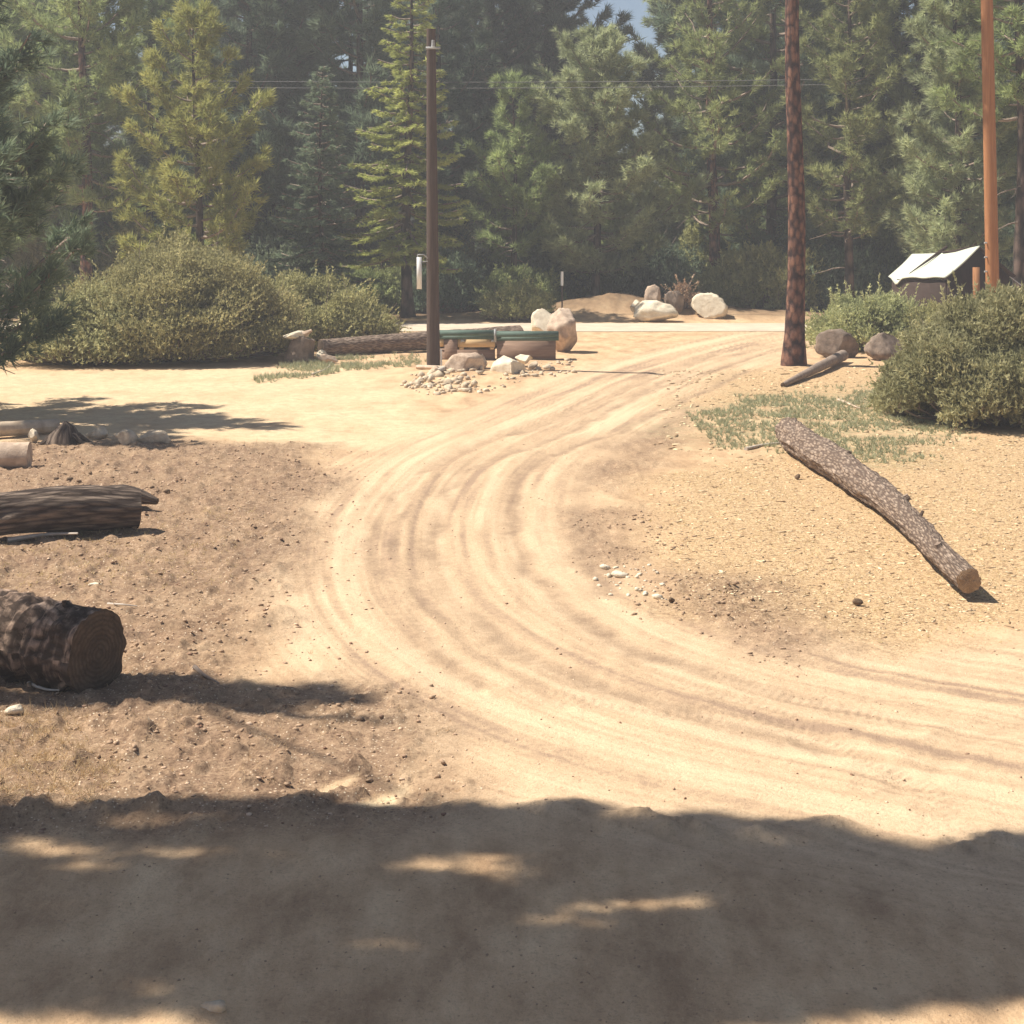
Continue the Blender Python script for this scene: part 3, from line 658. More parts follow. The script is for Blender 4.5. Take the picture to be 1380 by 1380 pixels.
# ------------------------------------------------------------------ rocks
def rock(name, x, y, sx, sy, sz, m, label, seed, sink=.18, rz=0., cuts=16, rough=.30, cat='rock', group=None, z=None, det=4):
    rs = np.random.RandomState(seed); v, f = ICO[det]; v = v.copy()
    n_ = fbm(v[:, 0] * 1.3 + seed, v[:, 1] * 1.3, v[:, 2] * 1.3, 5, seed); v = v * (1 + (n_ - .5)[:, None] * rough * 2)
    for c_ in range(cuts):
        d = rs.normal(0, 1, 3); d /= np.linalg.norm(d); o_ = rs.uniform(.5, .86); s_ = v @ d - o_
        v = v - np.where(s_ > 0, s_ * .98, 0)[:, None] * d
    n2 = fbm(v[:, 0] * 5 + seed, v[:, 1] * 5, v[:, 2] * 5, 4, seed + 5); v = v * (1 + (n2 - .5)[:, None] * .16)
    v = v * [sx, sy, sz]; c_, s_ = math.cos(rz), math.sin(rz)
    v = np.stack([v[:, 0] * c_ - v[:, 1] * s_, v[:, 0] * s_ + v[:, 1] * c_, v[:, 2]], -1)
    lo = v[:, 2].min(); zz = (gz(x, y) if z is None else z) - lo - (v[:, 2].max() - lo) * sink
    mb = MB(); mb.add(v, f3=f); o = mb.build(name, M[m], None, True, (x, y, zz))
    return tag(o, label, cat, group)
def atrock(px, py, d=None):
    return tuple(G(px, py)) if d is None else ((px - 690) / F * d, d)
rock('boulder', *atrock(762, 0, 39.6), .44, .45, .60, 'rock_pink', 'large pinkish boulder standing at the right end of the bench', 201, .12, cuts=11, rough=.35)
rock('boulder', *atrock(738, 0, 44.4), .46, .45, .52, 'rock_white', 'smooth pale boulder touching the pinkish boulder behind the bench', 202, .3, cuts=3)
rock('boulder', *atrock(880, 0, 49.9), .74, .45, .40, 'rock_white', 'flat white slab boulder lying beyond the road', 243, .2, cuts=6, rz=-.1, z=.08)
rock('boulder', *atrock(857, 0, 50.5), .24, .22, .34, 'rock_white', 'small round white rock leaning on the flat white slab', 244, .1, z=.22)
rock('boulder', *atrock(880, 0, 51.2), .34, .3, .42, 'rock_pink', 'upright pinkish rock behind the flat white slab', 205, .1, z=.3)
rock('boulder', *atrock(908, 0, 51.3), .42, .35, .42, 'rock_brown', 'dark brown rock right of the upright pinkish rock', 206, .1, z=.16)
rock('boulder', *atrock(956, 0, 50.8), .56, .5, .46, 'rock_white', 'big rounded tan boulder beyond the road at the foot of the red trunk', 207, .15, cuts=4, z=.12)
rock('rock', *atrock(1128, 0, 38.4), .50, .4, .38, 'rock_brown', 'brown rock with pale top at the right foot of the bare trunk', 208, .12, cuts=5)
rock('rock', *atrock(1192, 0, 37.7), .46, .4, .36, 'rock_brown', 'mottled dark rock half under the dark olive bush', 209, .12, cuts=5)
rock('rock', *atrock(682, 0, 34.0), .55, .42, .30, 'rock_white', 'large cream angular rock at the front of the rubble pile by the pole', 210, .3, rz=-.2)
rock('rock', *atrock(630, 0, 34.2), .46, .4, .30, 'rock_pink', 'tan sloping rock left of the large cream rock', 211, .3, rz=.5)
rock('rock', *atrock(646, 0, 35.6), .26, .3, .26, 'rock', 'small tan rock poking up behind the large cream rock', 212, .2)
rock('rock', *atrock(706, 0, 35.9), .22, .25, .17, 'rock_white', 'pale angular rock beside the bench front', 213, .15, rz=.3, z=.1)
rock('rock', *atrock(718, 0, 35.4), .14, .12, .12, 'rock', 'small tan stone right of the pale angular rock', 214, .15)
rock('rock', *atrock(588, 0, 33.9), .16, .16, .12, 'rock_pink', 'knobbly stone amid the small pale rubble', 215, .2)
rock('rock', *atrock(397, 0, 36.9), .30, .25, .12, 'rock_white', 'white slab lying on top of the split stump', 216, .0, cuts=5, z=.50, rz=.6)
rock('rock', *atrock(434, 0, 37.4), .2, .2, .2, 'rock_white', 'white stone between the stump and the long log', 217, .2)
rock('rock', *atrock(438, 0, 36.8), .28, .2, .17, 'rock_pink', 'low grey-pink stone at the right foot of the split stump', 218, .15)
rock('rock', *G(46, 596), .10, .1, .12, 'rock_white', 'small white rock in front of the bleached log', 219, .1)
rock('rock', *G(132, 592), .20, .14, .12, 'rock', 'tan stone right of the dark root stump', 220, .2)
rock('rock', *G(170, 598), .20, .16, .14, 'rock', 'pale stone in the middle of the stone row', 221, .2)
rock('rock', *G(212, 597), .34, .16, .15, 'rock', 'long low tan slab at the right end of the stone row', 222, .3)
rock('rock', *G(835, 776), .09, .07, .06, 'rock_white', 'white stone at the inside of the bend', 223, .3, det=2)
rock('rock', *G(128, 790), .09, .06, .03, 'rock_white', 'flat white stone behind the ringed log', 224, .2, det=2)
rock('rock', *G(20, 965), .09, .07, .05, 'rock_white', 'cream stone lying in front of the ringed log at the left edge', 225, .2, det=2)
rock('rock', *G(290, 1372), .07, .05, .04, 'rock', 'grey stone in the bottom mound of soil', 226, .3, det=2)
# small pale rubble at the pole: uncountable
def scatter(name, n, region, size, m, label, seed, flat=.6, sub=1, cat='debris', thin=False, tintv=True, keep=None):
    rs = np.random.RandomState(seed); poly = region; lo, hi = poly.min(0), poly.max(0); p = rs.uniform(lo, hi, (n * 5, 2))
    w_ = inpoly(p[:, 0], p[:, 1], poly, .3, .8, seed); ok = w_ > rs.rand(len(p))
    if keep is not None: ok &= fbm(p[:, 0] * 1.1, p[:, 1] * 1.1, seed=seed + 3) > keep + rs.normal(0, .05, len(p))
    p = p[ok][:n]; n = len(p)
    z = ground(p[:, 0], p[:, 1]); v, f = ICO[1]
    s_ = size[0] + (size[1] - size[0]) * rs.rand(n) ** 3
    sc3 = np.stack([s_ * rs.uniform(.7, 1.4, n), s_ * rs.uniform(.6, 1.1, n), s_ * flat * rs.uniform(.6, 1.2, n)], -1)
    if thin: sc3[:, 0] *= rs.uniform(1, 2.6, n)
    V = v[None] * (1 + rs.uniform(-.5, .35, (n, len(v), 1))) * sc3[:, None]
    a = rs.uniform(0, 6.28, n); c_, s2 = np.cos(a)[:, None], np.sin(a)[:, None]
    V = np.stack([V[..., 0] * c_ - V[..., 1] * s2, V[..., 0] * s2 + V[..., 1] * c_, V[..., 2]], -1)
    V += np.stack([p[:, 0], p[:, 1], z + sc3[:, 2] * .35], -1)[:, None]
    F_ = (f[None] + (np.arange(n) * len(v))[:, None, None]).reshape(-1, 3)
    mb = MB(); mb.add(V.reshape(-1, 3), f3=F_, tint=np.repeat(rs.rand(n), len(v)))
    return tag(mb.build(name, M[m] if isinstance(m, str) else m), label, cat, None, 'stuff')
scatter('rubble', 190, Gs([(535, 528), (560, 508), (640, 500), (650, 525), (600, 533)]), (.03, .12), 'rock', 'heap of small pale broken rubble at the foot of the dark pole', 301, .8)
scatter('gravel', 90, Gs([(600, 530), (760, 505), (770, 480), (700, 500), (660, 530)]), (.03, .10), 'rock', 'scattered tan gravel along the front of the rock pile', 302, .7)
scatter('soil_clods', 5200, Z_DARK[0], (.004, .030), 'clod', 'brown clods of turned soil across the left bank', 303, .6, keep=.42)
scatter('pebbles', 4500, Gs([(-300, 600), (480, 600), (500, 900), (700, 1120), (-300, 1120)]), (.004, .024), 'chip', 'pale pebbles and bark chips on the left bank', 304, .5)
scatter('bark_chips', 12000, Z_LITTER[0], (.005, .022), 'chip', 'tan bark chips and needles covering the right slope', 305, .35, thin=True)
scatter('forest_litter', 2600, Gs([(900, 500), (1280, 490), (1380, 600), (1000, 640), (880, 600)]), (.01, .04), 'chip', 'dry litter around the green grass', 306, .35, thin=True)
scatter('road_grit', 1200, Gs([(450, 620), (800, 560), (900, 830), (1500, 850), (1500, 1120), (560, 1120)]), (.003, .014), 'chip', 'fine grit and stones on the dirt track', 307, .6)
scatter('shaded_grit', 2200, Gs([(-400, 1090), (1800, 1090), (1800, 1500), (-400, 1500)]), (.002, .009), 'clod', 'fine grit on the shaded foreground dirt', 308, .6)
scatter('white_stones', 60, Gs([(790, 770), (880, 760), (900, 810), (830, 800)]), (.012, .05), 'rock_white', 'small white stones at the inside of the bend', 309, .6)
scatter('dirt_lumps', 700, Gs([(760, 700), (870, 690), (960, 770), (1160, 860), (1100, 900), (900, 830), (780, 780)]), (.005, .030), 'clod', 'brown dirt lumps along the right verge of the track', 310, .55, keep=.45)

def grassy(name, n, poly, hgt, m, label, seed, nb=7, spread=.5, keep=.45, wid=.008):
    rs = np.random.RandomState(seed); lo, hi = poly.min(0), poly.max(0); p = rs.uniform(lo, hi, (n * 6, 2))
    ok = (inpoly(p[:, 0], p[:, 1], poly, .5, 1.6, seed) > rs.rand(len(p))) & (fbm(p[:, 0] * 1.3, p[:, 1] * 1.3, seed=seed) > keep + rs.normal(0, .04, len(p)))
    p = p[ok][:n]; z = ground(p[:, 0], p[:, 1]); C = np.stack([p[:, 0], p[:, 1], z], -1)
    v, f, t = blades(rs, C, np.tile([0, 0, 1.], (len(C), 1)), nb, hgt, wid, spread, np.clip(.5 + rs.normal(0, .15, len(C)), 0, 1))
    mb = MB(); mb.add(v, f3=f, tint=t); return tag(mb.build(name, M[m]), label, 'grass', None, 'stuff')
grassy('grass', 3600, Z_GREEN[0], .08, 'grass', 'sparse blue-green grass around the upper end of the right-hand log', 401, 8, .6, .40, .012)
grassy('verge_grass', 700, Gs([(330, 520), (380, 490), (560, 478), (570, 495), (430, 505)]), .13, 'grass', 'tufts of green weeds on the bank left of the pole', 402, 8, .6, .5, .016)
grassy('dry_grass', 1500, Gs([(-300, 960), (120, 970), (160, 1040), (130, 1090), (-300, 1090)]), .09, 'hay', 'tangled straw-coloured dry grass at the lower left', 403, 6, 1.0, .40, .004)
grassy('bank_grass', 900, Gs([(-200, 690), (330, 690), (300, 800), (-200, 790)]), .05, 'hay', 'thin dry grass between the two left-hand logs', 404, 5, .9, .45, .005)
grassy('needle_litter', 5000, Z_DARK[0], .05, 'hay', 'fallen dry needles and straw over the left bank', 406, 3, 1.8, .38, .004)
grassy('slope_straw', 2600, Z_LITTER[0], .045, 'hay', 'short straw lying over the right slope', 405, 4, 1.6, .40, .005)

# ------------------------------------------------------------------ logs
def log(name, path, radii, m, label, seed, sides=40, rough=.12, bands=0., cutm='cut', ends=(1, 1), knots=(), cat='log', n=90, endtilt=0.):
    p = catmull(path, 24) if len(path) > 2 else np.linspace(path[0], path[1], n); rr = np.interp(np.linspace(0, 1, len(p)), np.linspace(0, 1, len(radii)), radii)
    def dsp(t, l):
        ct, s_ = np.cos(t), np.sin(t)
        q_ = 1 + rough * (fbm(ct * 3.2 + seed, s_ * 3.2, l * 2.2, 4, seed) - .5) * 2
        q_ = q_ + rough * .7 * (np.abs(noise(ct * 7, s_ * 7, l * 2.5, seed + 3) - .5) * 2 - .5)
        if bands: q_ = q_ + bands * (smooth(-.5, .5, np.sin(l * 34 + 2.5 * ct * .6 + 3 * noise(l * 3, ct + 2, seed=seed))) - .5) * (.5 + noise(ct * 2 + 3, l * 4, seed=9))
        return q_
    root = empty(name, tuple(p[len(p) // 2])); tag(root, label, cat); o0 = p[len(p) // 2]
    mb = MB(); v = tube(mb, p - o0, rr, sides, dsp, cap=False)
    for (t, ang, kl, kr) in knots:
        i_ = int(t * (len(p) - 1)); dirn = np.array([math.cos(ang), 0, math.sin(ang)]); s0 = p[i_] - o0 + dirn * rr[i_] * .7
        tube(mb, [s0, s0 + dirn * kl * .6, s0 + dirn * (kl + rr[i_] * .3)], [kr * 1.3, kr, kr * .8], 8)
    mb.build('bark', M[m], root, True)
    for e, row, sg in ((0, 0, -1), (1, len(p) - 1, 1)):
        if not ends[e]: continue
        ring = v[row, :-1]; c_ = ring.mean(0); tdir = (p[row] - p[row - 1 if row else 1]); tdir /= np.linalg.norm(tdir)
        V = [tdir * .012]; F_ = []; m_ = len(ring); rs_ = (.33, .66, 1.)
        for j, q_ in enumerate(rs_): V += list((ring - c_) * q_ + tdir * (.010 if j < 2 else 0) + (tdir[None] * (np.random.RandomState(seed + j).uniform(-1, 1, (m_, 1)) * .006) if j < 2 else 0))
        for a in range(m_):
            b_ = (a + 1) % m_; t3 = (0, 1 + a, 1 + b_); F_.append(t3 if e else t3[::-1])
        F4 = []
        for j in (0, 1):
            for a in range(m_):
                b_ = (a + 1) % m_; q4 = (1 + j * m_ + a, 1 + (j + 1) * m_ + a, 1 + (j + 1) * m_ + b_, 1 + j * m_ + b_); F4.append(q4 if e else q4[::-1])
        MB().add(V, f3=F_, f4=F4).build('cut_face', M[cutm], root, False, tuple(c_))
    return root
# right slanting log
a = P(1064, 584, 24.1); b_ = P(1306, 786, 14.7); mid_ = P(1192, 672, 18.8)
a[2] = gz(a[0], a[1]) + .22; mid_[2] = gz(mid_[0], mid_[1]) + .20; b_[2] = gz(b_[0], b_[1]) + .19
q1 = a * .72 + mid_ * .28 + [-.02, 0, .01]; q2 = a * .3 + mid_ * .7 + [.01, 0, .02]; q3 = mid_ * .6 + b_ * .4 + [.03, 0, -.01]; q4 = mid_ * .25 + b_ * .75 + [-.03, 0, .02]
log('fallen_log', [a, q1, q2, mid_, q3, q4, b_], [.22, .225, .185, .145, .12, .112], 'log', 'long slender fallen log slanting down the right slope', 501, 48, .20, cutm='cut_pale', knots=((.55, .6, .05, .05), (.66, 1.1, .05, .02), (.86, 2.0, .03, .045), (.3, 1.2, .03, .04)))
# thick ringed log, lower left
e = P(133, 882, 12.0); e[2] = gz(e[0], e[1]) + .26; o_ = np.array([e[0] - 2.4, e[1] + 1.35, gz(e[0] - 2.4, e[1] + 1.3) + .30])
log('ringed_log', [o_, (o_ + e) / 2 + [0, 0, .0], e], [.30, .315, .315, .305], 'log_ring', 'thick short log with bark hanging in rings, its cut end facing right', 502, 56, .10, bands=.13, cutm='cut', ends=(0, 1), knots=((.9, 1.7, .05, .02),))
# mid-left log
a = np.array([*G(-180, 745), 0]); b_ = np.array([*G(188, 716), 0]); a[2] = gz(a[0], a[1]) + .18; b_[2] = gz(b_[0], b_[1]) + .23
m_ = np.array([*G(60, 724), 0]); m_[2] = gz(m_[0], m_[1]) + .27
log('dark_log', [a, m_, b_], [.2, .23, .24, .235, .19], 'log_grey', 'dark weathered log lying at the left edge with its lit top and pointed broken end', 503, 44, .14, cutm='log_grey', ends=(0, 1))
# splinter lying behind its right end
a = np.array([*G(140, 690), 0]); b_ = np.array([*G(212, 690), 0]); a[2] = gz(a[0], a[1]) + .17; b_[2] = gz(b_[0], b_[1]) + .12
log('broken_limb', [a, (a + b_) / 2 + [0, .02, .04], b_], [.11, .13, .09, .04], 'log_grey', 'stubby broken limb behind the right end of the dark weathered log', 504, 24, .2, cutm='cut', cat='branch')
a = np.array([*G(-120, 632), 0]); b_ = np.array([*G(40, 630), 0]); a[2] = gz(a[0], a[1]) + .16; b_[2] = gz(b_[0], b_[1]) + .16
log('log_section', [a, b_], [.19, .19], 'rock_pink', 'short reddish square-cut log piece at the left edge below the stone row', 505, 20, .07, cutm='rock_pink', ends=(1, 1), n=30)
# bleached log behind
a = np.array([*G(-150, 602), 0]); b_ = np.array([*G(78, 584), 0]); a[2] = gz(a[0], a[1]) + .10; b_[2] = gz(b_[0], b_[1]) + .12
log('bleached_log', [a, (a + b_) / 2 + [0, 0, .02], b_], [.14, .12, .11], 'bare', 'smooth bleached log at the left edge behind the small white rock', 506, 20, .05, cutm='bare')
# long log left of the pole
a = P(432, 462, 38.6); b_ = P(700, 452, 41.2); a[2] = gz(a[0], a[1]) + .2; b_[2] = gz(b_[0], b_[1]) + .27
log('roadside_log', [a, (a + b_) / 2 + [0, 0, .02], b_], [.2, .23, .27], 'log', 'long thick log lying behind the dark pole and bench', 507, 30, .10, cutm='cut')
# thin grey log by the red trunk
a = np.array([*G(1055, 522), 0]); b_ = np.array([*G(1136, 488), 0]); a[2] = gz(a[0], a[1]) + .04; b_[2] = gz(b_[0], b_[1]) + .15
log('thin_log', [a, (a + b_) / 2 + [.05, 0, .03], b_], [.05, .10, .13], 'branch', 'thin grey log propped at the foot of the bare red trunk', 508, 18, .08, cutm='cut')
# split stump at the left
def stump():
    x, y = atrock(404, 0, 36.9); r = empty('split_stump', (x, y, gz(x, y))); tag(r, 'split reddish stump with a white slab on it beside the olive bush', 'stump')
    mb = MB(); tube(mb, [(0.02, 0, -.1), (0, 0, .15), (.05, 0, .36), (.13, 0, .58)], [.38, .31, .28, .22], 18, lambda t, l: 1 + .3 * (fbm(np.cos(t) * 2, np.sin(t) * 2, l, 3, 9) - .5) * 2); mb.build('bark', M['rock_brown'], r, False)
    mb = MB(); tube(mb, [(-.15, -.05, .40), (.0, -.05, .60), (.28, -.05, .74)], [.05, .10, .03], 7); mb.build('splinter', M['rock_pink'], r)
stump()
# dark root stump in the stone row
x, y = G(88, 598); mb = MB(); rs = np.random.RandomState(8)
tube(mb, [(0, 0, -.05), (.0, 0, .12), (.02, 0, .26), (.0, 0, .34)], [.28, .2, .1, .015], 14, lambda t, l: 1 + .5 * (fbm(np.cos(t) * 2, np.sin(t) * 2, l * 3, 3, 19) - .5) * 2)
for a_ in (3.0, 2.6, .2, -.6, 3.6): tube(mb, [(0, 0, .14), (math.cos(a_) * .2, math.sin(a_) * .12, .12), (math.cos(a_) * .38, math.sin(a_) * .25, .0)], [.07, .05, .02], 6)
o = mb.build('root_stump', M['log_grey'], None, False, (x, y, gz(x, y))); tag(o, 'small dark pointed root stump in the middle of the stone row at left', 'stump')

def stick(name, pts, r0, r1, m, label, cat='stick', group=None, lift=.02):
    q_ = [np.array([*G(a, b), 0]) for a, b in pts]
    for v in q_: v[2] = gz(v[0], v[1]) + lift
    c0 = q_[0].copy(); p = catmull([v - c0 for v in q_], 5) if len(q_) > 2 else np.array([v - c0 for v in q_])
    mb = MB(); tube(mb, p, np.linspace(r0, r1, len(p)), 7); return tag(mb.build(name, M[m], None, True, tuple(c0)), label, cat, group)
stick('stick', [(145, 822), (165, 824), (185, 823)], .012, .005, 'branch_pale', 'short straight pale stick on the bank behind the ringed log')
stick('plank_piece', [(562, 499), (600, 502)], .05, .045, 'rock_pink', 'reddish timber lying across the foot of the dark pole', 'timber', lift=.05)
stick('plank_piece', [(590, 512), (618, 494)], .06, .05, 'branch_pale', 'pale timber leaning over the small rubble', 'timber', lift=.1)
stick('fallen_branch', [(10, 733), (60, 728), (105, 731)], .03, .01, 'branch_pale', 'peeled pale branch lying under the front of the dark weathered log', 'branch', lift=.05)
stick('fallen_branch', [(-10, 890), (10, 902), (30, 912)], .04, .02, 'branch_pale', 'grey branch lying against the front of the ringed log', 'branch', lift=.08)
stick('stick', [(35, 925), (60, 935), (80, 940)], .014, .006, 'branch_pale', 'pale stick in the shadow directly below the ringed log')
stick('stick', [(262, 912), (275, 918), (295, 926)], .02, .006, 'branch', 'forked dark stick lying right of the ringed log')
stick('stick', [(1005, 607), (1030, 600), (1052, 596)], .03, .012, 'branch_pale', 'grey stick poking out at the upper end of the slanting log')
stick('stick', [(1130, 540), (1160, 552)], .03, .015, 'rock_pink', 'reddish stick on the grass near the right-hand bush')
# a straggly dead twig bundle at the trunk
stick('fallen_branch', [(420, 508), (440, 500), (448, 490)], .02, .008, 'branch_pale', 'thin bleached branch at the foot of the large olive bush', 'branch', lift=.05)

# pine cones
def cone_mesh():
    v, f = ICO[2]; v = v.copy(); n_ = 1 + .28 * np.sin(v[:, 2] * 22) * np.cos(np.arctan2(v[:, 1], v[:, 0]) * 8); v = v * [.028, .026, .042] * n_[:, None]; v = v[:, [2, 0, 1]]
    mb = MB(); mb.add(v, f3=f); return mb.mesh('pine_cone')
cm = cone_mesh(); CON = [(1156, 817), (868, 746), (1092, 843), (1075, 645), (76, 648), (94, 653), (107, 652), (122, 641), (183, 640), (205, 660), (225, 670), (88, 612), (150, 695), (905, 812), (925, 815), (1120, 780), (1240, 800),
    (1262, 858), (1095, 880), (840, 620), (1045, 700), (265, 840), (300, 700), (330, 760), (210, 850), (240, 862), (1140, 505), (1165, 515), (1200, 520), (1110, 510), (560, 570), (730, 870)]
for i_, (px, py) in enumerate(CON[:1] + CON[3:14]):
    x, y = G(px, py); o = bpy.data.objects.new('pine_cone', cm); col.objects.link(o)
    if not cm.materials: cm.materials.append(M['cone'])
    k_ = rg.uniform(.7, 1.2) * (.6 + .4 * (y > 14)); o.scale = (k_, k_, k_); o.location = (x, y, gz(x, y) + .03 * k_); o.rotation_euler = (rg.uniform(-.3, .3), rg.uniform(-.3, .3), rg.uniform(0, 6.28))
    tag(o, 'small dark pine cone lying on the open ground', 'pine cone', 'pine cones scattered over the ground')

# ------------------------------------------------------------------ built things
x, y = G(584, 497); x0, y0 = x, y; r = empty('utility_pole', (x, y, gz(x, y))); tag(r, 'dark brown wooden utility pole behind the small pale rubble, left of the bench', 'pole')
top = EYE + (HOR - 40) / F * y; mb = MB(); hs = np.linspace(-.4, top, 24); tube(mb, np.stack([-.05 * hs / top, 0 * hs, hs], -1), np.linspace(.15, .10, 24), 20, lambda t, l: 1 + .03 * (noise(np.cos(t) * 3, np.sin(t) * 3, l * .4, 5) - .5)); mb.build('shaft', M['pole_dark'], r, True)
s = y / F
sx_ = (565.5 - 584) * s; z_t = EYE + (HOR - 347) * s; z_b = EYE + (HOR - 390) * s
MB().box(sx_ - .055, sx_ + .055, -.16, -.13, z_b, z_t).build('sign_panel', M['white'], r)['label'] = 'narrow white panel hanging beside the pole'
mb = MB(); tube(mb, [(sx_ - .04, -.14, z_t), (sx_ - .03, -.14, z_t + .05), (sx_ + .1, -.12, z_t + .05), (-.1, -.05, z_t - .05)], [.014] * 4, 6); tube(mb, [(sx_ + .05, -.14, z_t - .1), (-.1, -.05, z_t - .1)], [.014] * 2, 6); mb.build('bracket', M['metal'], r)
mb = MB(); tube(mb, [(.18, -.1, 0), (.17, -.1, .42)], [.02, .02], 8); mb.build('conduit', M['white'], r)
mb = MB(); mb.box(-.16, .16, -.13, -.10, top - .45, top - .40); tube(mb, [(0, -.12, top - .4), (0, -.12, top - .25)], [.04, .03], 8); mb.build('insulator_bracket', M['metal'], r)

x = (1340 - 690) / F * 34; y = 34.; r = empty('utility_pole', (x, y, gz(x, y))); tag(r, 'orange-brown wooden utility pole rising behind the right-hand bush', 'pole')
mb = MB(); hs = np.linspace(-.4, 11, 30); tube(mb, np.stack([-.02 * hs, 0 * hs, hs], -1), np.linspace(.145, .115, 30), 20, lambda t, l: 1 + .03 * (noise(np.cos(t) * 3, np.sin(t) * 3, l * .4, 6) - .5)); mb.build('shaft', M['pole_orange'], r, True)
mb = MB()
for zz in (2.2, 2.5, 2.8): tube(mb, [(-.17, -.06, zz), (-.23, -.08, zz)], [.018, .018], 8)
mb.build('step_bolt', M['metal'], r)
mb = MB(); mb.box(-1.1, .7, -.2, -.1, 10.2, 10.35); mb.build('crossarm', M['pole_orange'], r)

for i_, (pa, pb, lab) in enumerate((((-400, 96, 50), (1700, 92, 54), 'upper of the two thin wires crossing in front of the forest'), ((-400, 106, 50), (1700, 98, 54), 'lower of the two thin wires crossing in front of the forest'))):
    A_ = P(*pa); B_ = P(*pb); t = np.linspace(0, 1, 60)[:, None]; p = A_ * (1 - t) + B_ * t - np.array([0, 0, 1.6]) * (t * (1 - t)) * 1.0 * np.array([0, 0, 1])
    mb = MB(); tube(mb, p - A_, [.011] * 60, 5); tag(mb.build('power_line', M['wire'], None, True, tuple(A_)), lab, 'wire')

# bench with green top rails
Yb = 37.6; s = Yb / F; zb = lambda py: EYE - (py - HOR) * s; xb = lambda px: (px - 690) * s
cx = xb(672); r = empty('low_bench', (cx, Yb, gz(cx, Yb))); g0 = gz(cx, Yb); tag(r, 'long low bench with faded green top boards between the dark pole and the pinkish boulder', 'bench')
def B(x0p, x1p, p0, p1, y0, y1, nm, m):
    return MB().box(xb(x0p) - cx, xb(x1p) - cx, y0, y1, zb(p1) - g0, zb(p0) - g0).build(nm, M[m], r)
for xa, xc, pt, pb_ in ((590, 665.5, 446.5, 457), (669, 753, 448, 459)):
    B(xa, xc, pt + 6, pb_, -.02, .04, 'front_rail', 'green'); B(xa, xc, pt, pt + 5.8, -.05, .42, 'top_board', 'green')
B(665.7, 668.8, 443.5, 461, -.04, .05, 'joint_post', 'metal')
B(617, 667, 457.5, 468, .0, .03, 'lower_board', 'tan_board')['label'] = 'tan board under the left rail'  # pale tan material fills the gap under the left rail
B(591, 598, 457.5, 467, .0, .03, 'lower_board', 'tan_board')
for xa in (619, 660): B(xa, xa + 6, 468.3, 471, .0, .03, 'board_foot', 'tan_board'); B(xa + 2, xa + 7, 457.6, 461, -.03, -.002, 'bolt_plate', 'metal')
B(599, 616, 457.6, 496, -.03, .4, 'leg', 'brown_board')
B(590, 667, 471.5, 494, .05, .35, 'back_panel', 'brown_board')
B(669.5, 749, 459.3, 494, .0, .38, 'side_panel', 'brown_board')['label'] = 'solid brown boarded right half'

# white tube hanging at the forest edge
x = (757.5 - 690) / F * 50; y = 50.; mb = MB(); tube(mb, [(0, 0, 0), (0, 0, EYE - (367 - HOR) * 50 / F)], [.02, .02], 6)
r = empty('marker_post', (x, y, gz(x, y))); tag(r, 'thin marker post with a short white tip in front of the grey-green pine', 'post')
zt = EYE - (366 - HOR) * 50 / F - r.location.z; z2_ = EYE - (385 - HOR) * 50 / F - r.location.z
mb = MB(); tube(mb, [(0, 0, -.1), (0, 0, z2_)], [.022, .022], 8); mb.build('post', M['pole_dark'], r)
mb = MB(); tube(mb, [(0, 0, z2_ + .002), (0, 0, zt)], [.045, .045], 10); mb.build('tip', M['white'], r)

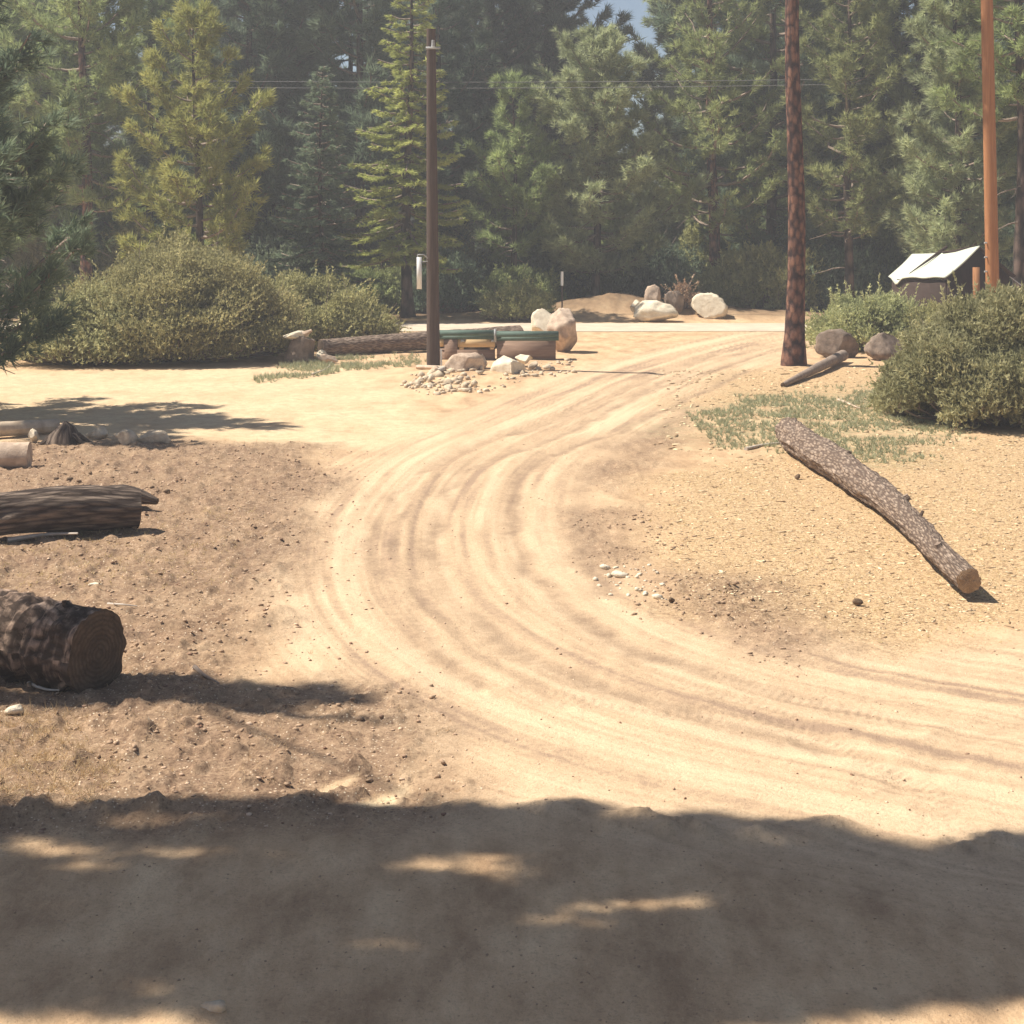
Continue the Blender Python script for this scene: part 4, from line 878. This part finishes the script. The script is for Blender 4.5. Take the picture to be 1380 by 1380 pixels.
# canvas-roofed shelter at the right
def shelter():
    rt0 = P(1320, 331, 42); ra1 = P(1229, 342, 46); e0 = P(1273, 373, 41.6); e1 = P(1197, 372, 45.6)
    base = np.array([11.2, 43.6, gz(11.2, 43.6)]); r = empty('canvas_shelter', tuple(base)); tag(r, 'dark brown shelter with a bright cream canvas roof among the bushes at right', 'shelter')
    U_, V_ = np.meshgrid(np.linspace(0, 1, 25), np.linspace(0, 1, 17)); U_ = U_[..., None]; V_ = V_[..., None]
    Pm = (rt0 * (1 - U_) + ra1 * U_) * (1 - V_) + (e0 * (1 - U_) + e1 * U_) * V_
    sag = -.05 * np.sin(V_ * 3.14) * (1 - .3 * U_) - .06 * np.sin(U_ * 3.14) * (1 - V_ * .6) + .012 * np.sin(U_ * 17 + V_ * 5) * V_ - .22 * np.exp(-((U_ - .86) / .08) ** 2) * V_ ** 3
    Pm = Pm + np.concatenate([0 * sag, 0 * sag, sag], -1)
    nrm = np.cross(e0 - rt0, ra1 - rt0); nrm /= np.linalg.norm(nrm); nrm = nrm if nrm[2] > 0 else -nrm
    top_ = Pm.reshape(-1, 3) - base; bot = top_ - nrm * .03; nn = len(top_)
    q = (np.arange(16)[:, None] * 25 + np.arange(24)[None]).ravel(); f = np.stack([q, q + 1, q + 26, q + 25], -1)
    mb = MB(); mb.add(np.vstack([top_, bot]), f4=np.vstack([f[:, ::-1], f + nn] )); 
    ring = list(range(25)) + [24 + 25 * i for i in range(1, 17)] + [16 * 25 + i for i in range(23, -1, -1)] + [25 * i for i in range(15, 0, -1)]
    mb.f4.append(np.array([(ring[i], ring[(i + 1) % len(ring)], ring[(i + 1) % len(ring)] + nn, ring[i] + nn) for i in range(len(ring))]))
    mb.build('canvas_roof', M['canvas'], r, True)
    # far slope, in brown
    out = np.array([1.0, .12, 0]); f0 = rt0 + out * .95 + [0, 0, -.75]; f1 = ra1 + out * .95 + [0, 0, -.75]
    mb = MB(); quad = np.array([rt0, ra1, f1, f0]) - base + [.03, 0, -.02]; quad[:, 2] -= 0.01; mb.add(np.vstack([quad, quad - [0, 0, .04]]), f4=[(0, 1, 2, 3), (7, 6, 5, 4), (0, 3, 7, 4), (1, 5, 6, 2), (3, 2, 6, 7), (0, 4, 5, 1)]); mb.build('back_roof', M['wall'], r)
    # gable wall facing the camera and side wall under the eave
    def poly(nm, pts, th, m_='wall'):
        p = np.array(pts) - base; n_ = np.cross(p[1] - p[0], p[2] - p[0]); n_ /= np.linalg.norm(n_); mb = MB(); m = len(p)
        V = np.vstack([p, p + n_ * th]); c = np.vstack([p.mean(0), (p + n_ * th).mean(0)]); V = np.vstack([V, c])
        F3 = [(2 * m, (i + 1) % m, i) for i in range(m)] + [(2 * m + 1, m + i, m + (i + 1) % m) for i in range(m)]; F4 = [(i, (i + 1) % m, m + (i + 1) % m, m + i) for i in range(m)]
        mb.add(V, f3=F3, f4=F4); return mb.build(nm, M[m_], r)
    dz = np.array([0, 0, 1.]); ins = np.array([.12, .12, -.06])
    A_, Bp, Cp = e0 + ins, rt0 + [0, .12, -.08], f0 + [-.1, .12, -.06]
    g = base[2]
    poly('gable_wall', [[A_[0], A_[1], g - .1], [Cp[0], Cp[1], g - .1], Cp, Bp, A_], -.06)
    A2 = e1 + [.14, -.05, -.08]
    poly('side_wall', [[A_[0], A_[1] + .1, g - .1], A_ + [0, .1, -.03], A2, [A2[0], A2[1], g - .1]], .05)
    xm = (A_[0] + Cp[0]) / 2 - .12; MB().box(xm - .12 - base[0], xm + .05 - base[0], A_[1] - base[1] - .06, A_[1] - base[1] - .01, 0.0, 2.0).build('door_post', M['pole_orange'], r)
    # dark tapering strip laid diagonally over the roof
    p0 = Pm[1, 13] + [0, 0, .06] - base; p1 = Pm[14, 16] + [0, 0, .03] - base
    mb = MB(); tube(mb, [p0 - (p1 - p0) * .25, p0, (p0 + p1) / 2, p1], [.045, .045, .03, .01], 7); mb.build('dark_roof_strip', M['wall'], r)
    p0 = Pm[0, 3] + [0, 0, .03] - base; p1 = Pm[1, 12] + [0, 0, .05] - base
    mb = MB(); tube(mb, [p0, (p0 + p1) / 2 + [0, 0, -.05], p1], [.015, .04, .03], 7); mb.build('ridge_strap', M['wall'], r)
    mb = MB(); tube(mb, [(Cp - base), (Cp - base) + [1.5, -.5, -1.2]], [.012, .012], 5); mb.build('guy_rope', M['white'], r)
shelter()

# lone dead bush by the boulders
st, lv = shrub_data(75, .35, .3, .75, 900, .05, .22)
x, y = atrock(922, 0, 51.6); r = empty('dry_bush', (x, y, gz(x, y))); tag(r, 'small brown half-dead bush between the dark brown rock and the rounded tan boulder', 'bush')
st.build('stem', M['branch'], r, True); lv.build('foliage', M['chip'], r)
hz = mat('haze_air'); t = hz.node_tree; t.nodes.remove(t.nodes['Principled BSDF'])
pv = t.nodes.new('ShaderNodeVolumePrincipled'); pv.inputs['Density'].default_value = .0026; pv.inputs['Color'].default_value = (.97, .97, 1, 1); pv.inputs['Anisotropy'].default_value = .2
t.links.new(pv.outputs[0], t.nodes['Material Output'].inputs['Volume'])
o = MB().box(-80, 80, -20, 135, -8, 27).build('haze', hz); tag(o, kind='stuff')
print('TRIS', sum(len(m.polygons) for m in bpy.data.meshes))
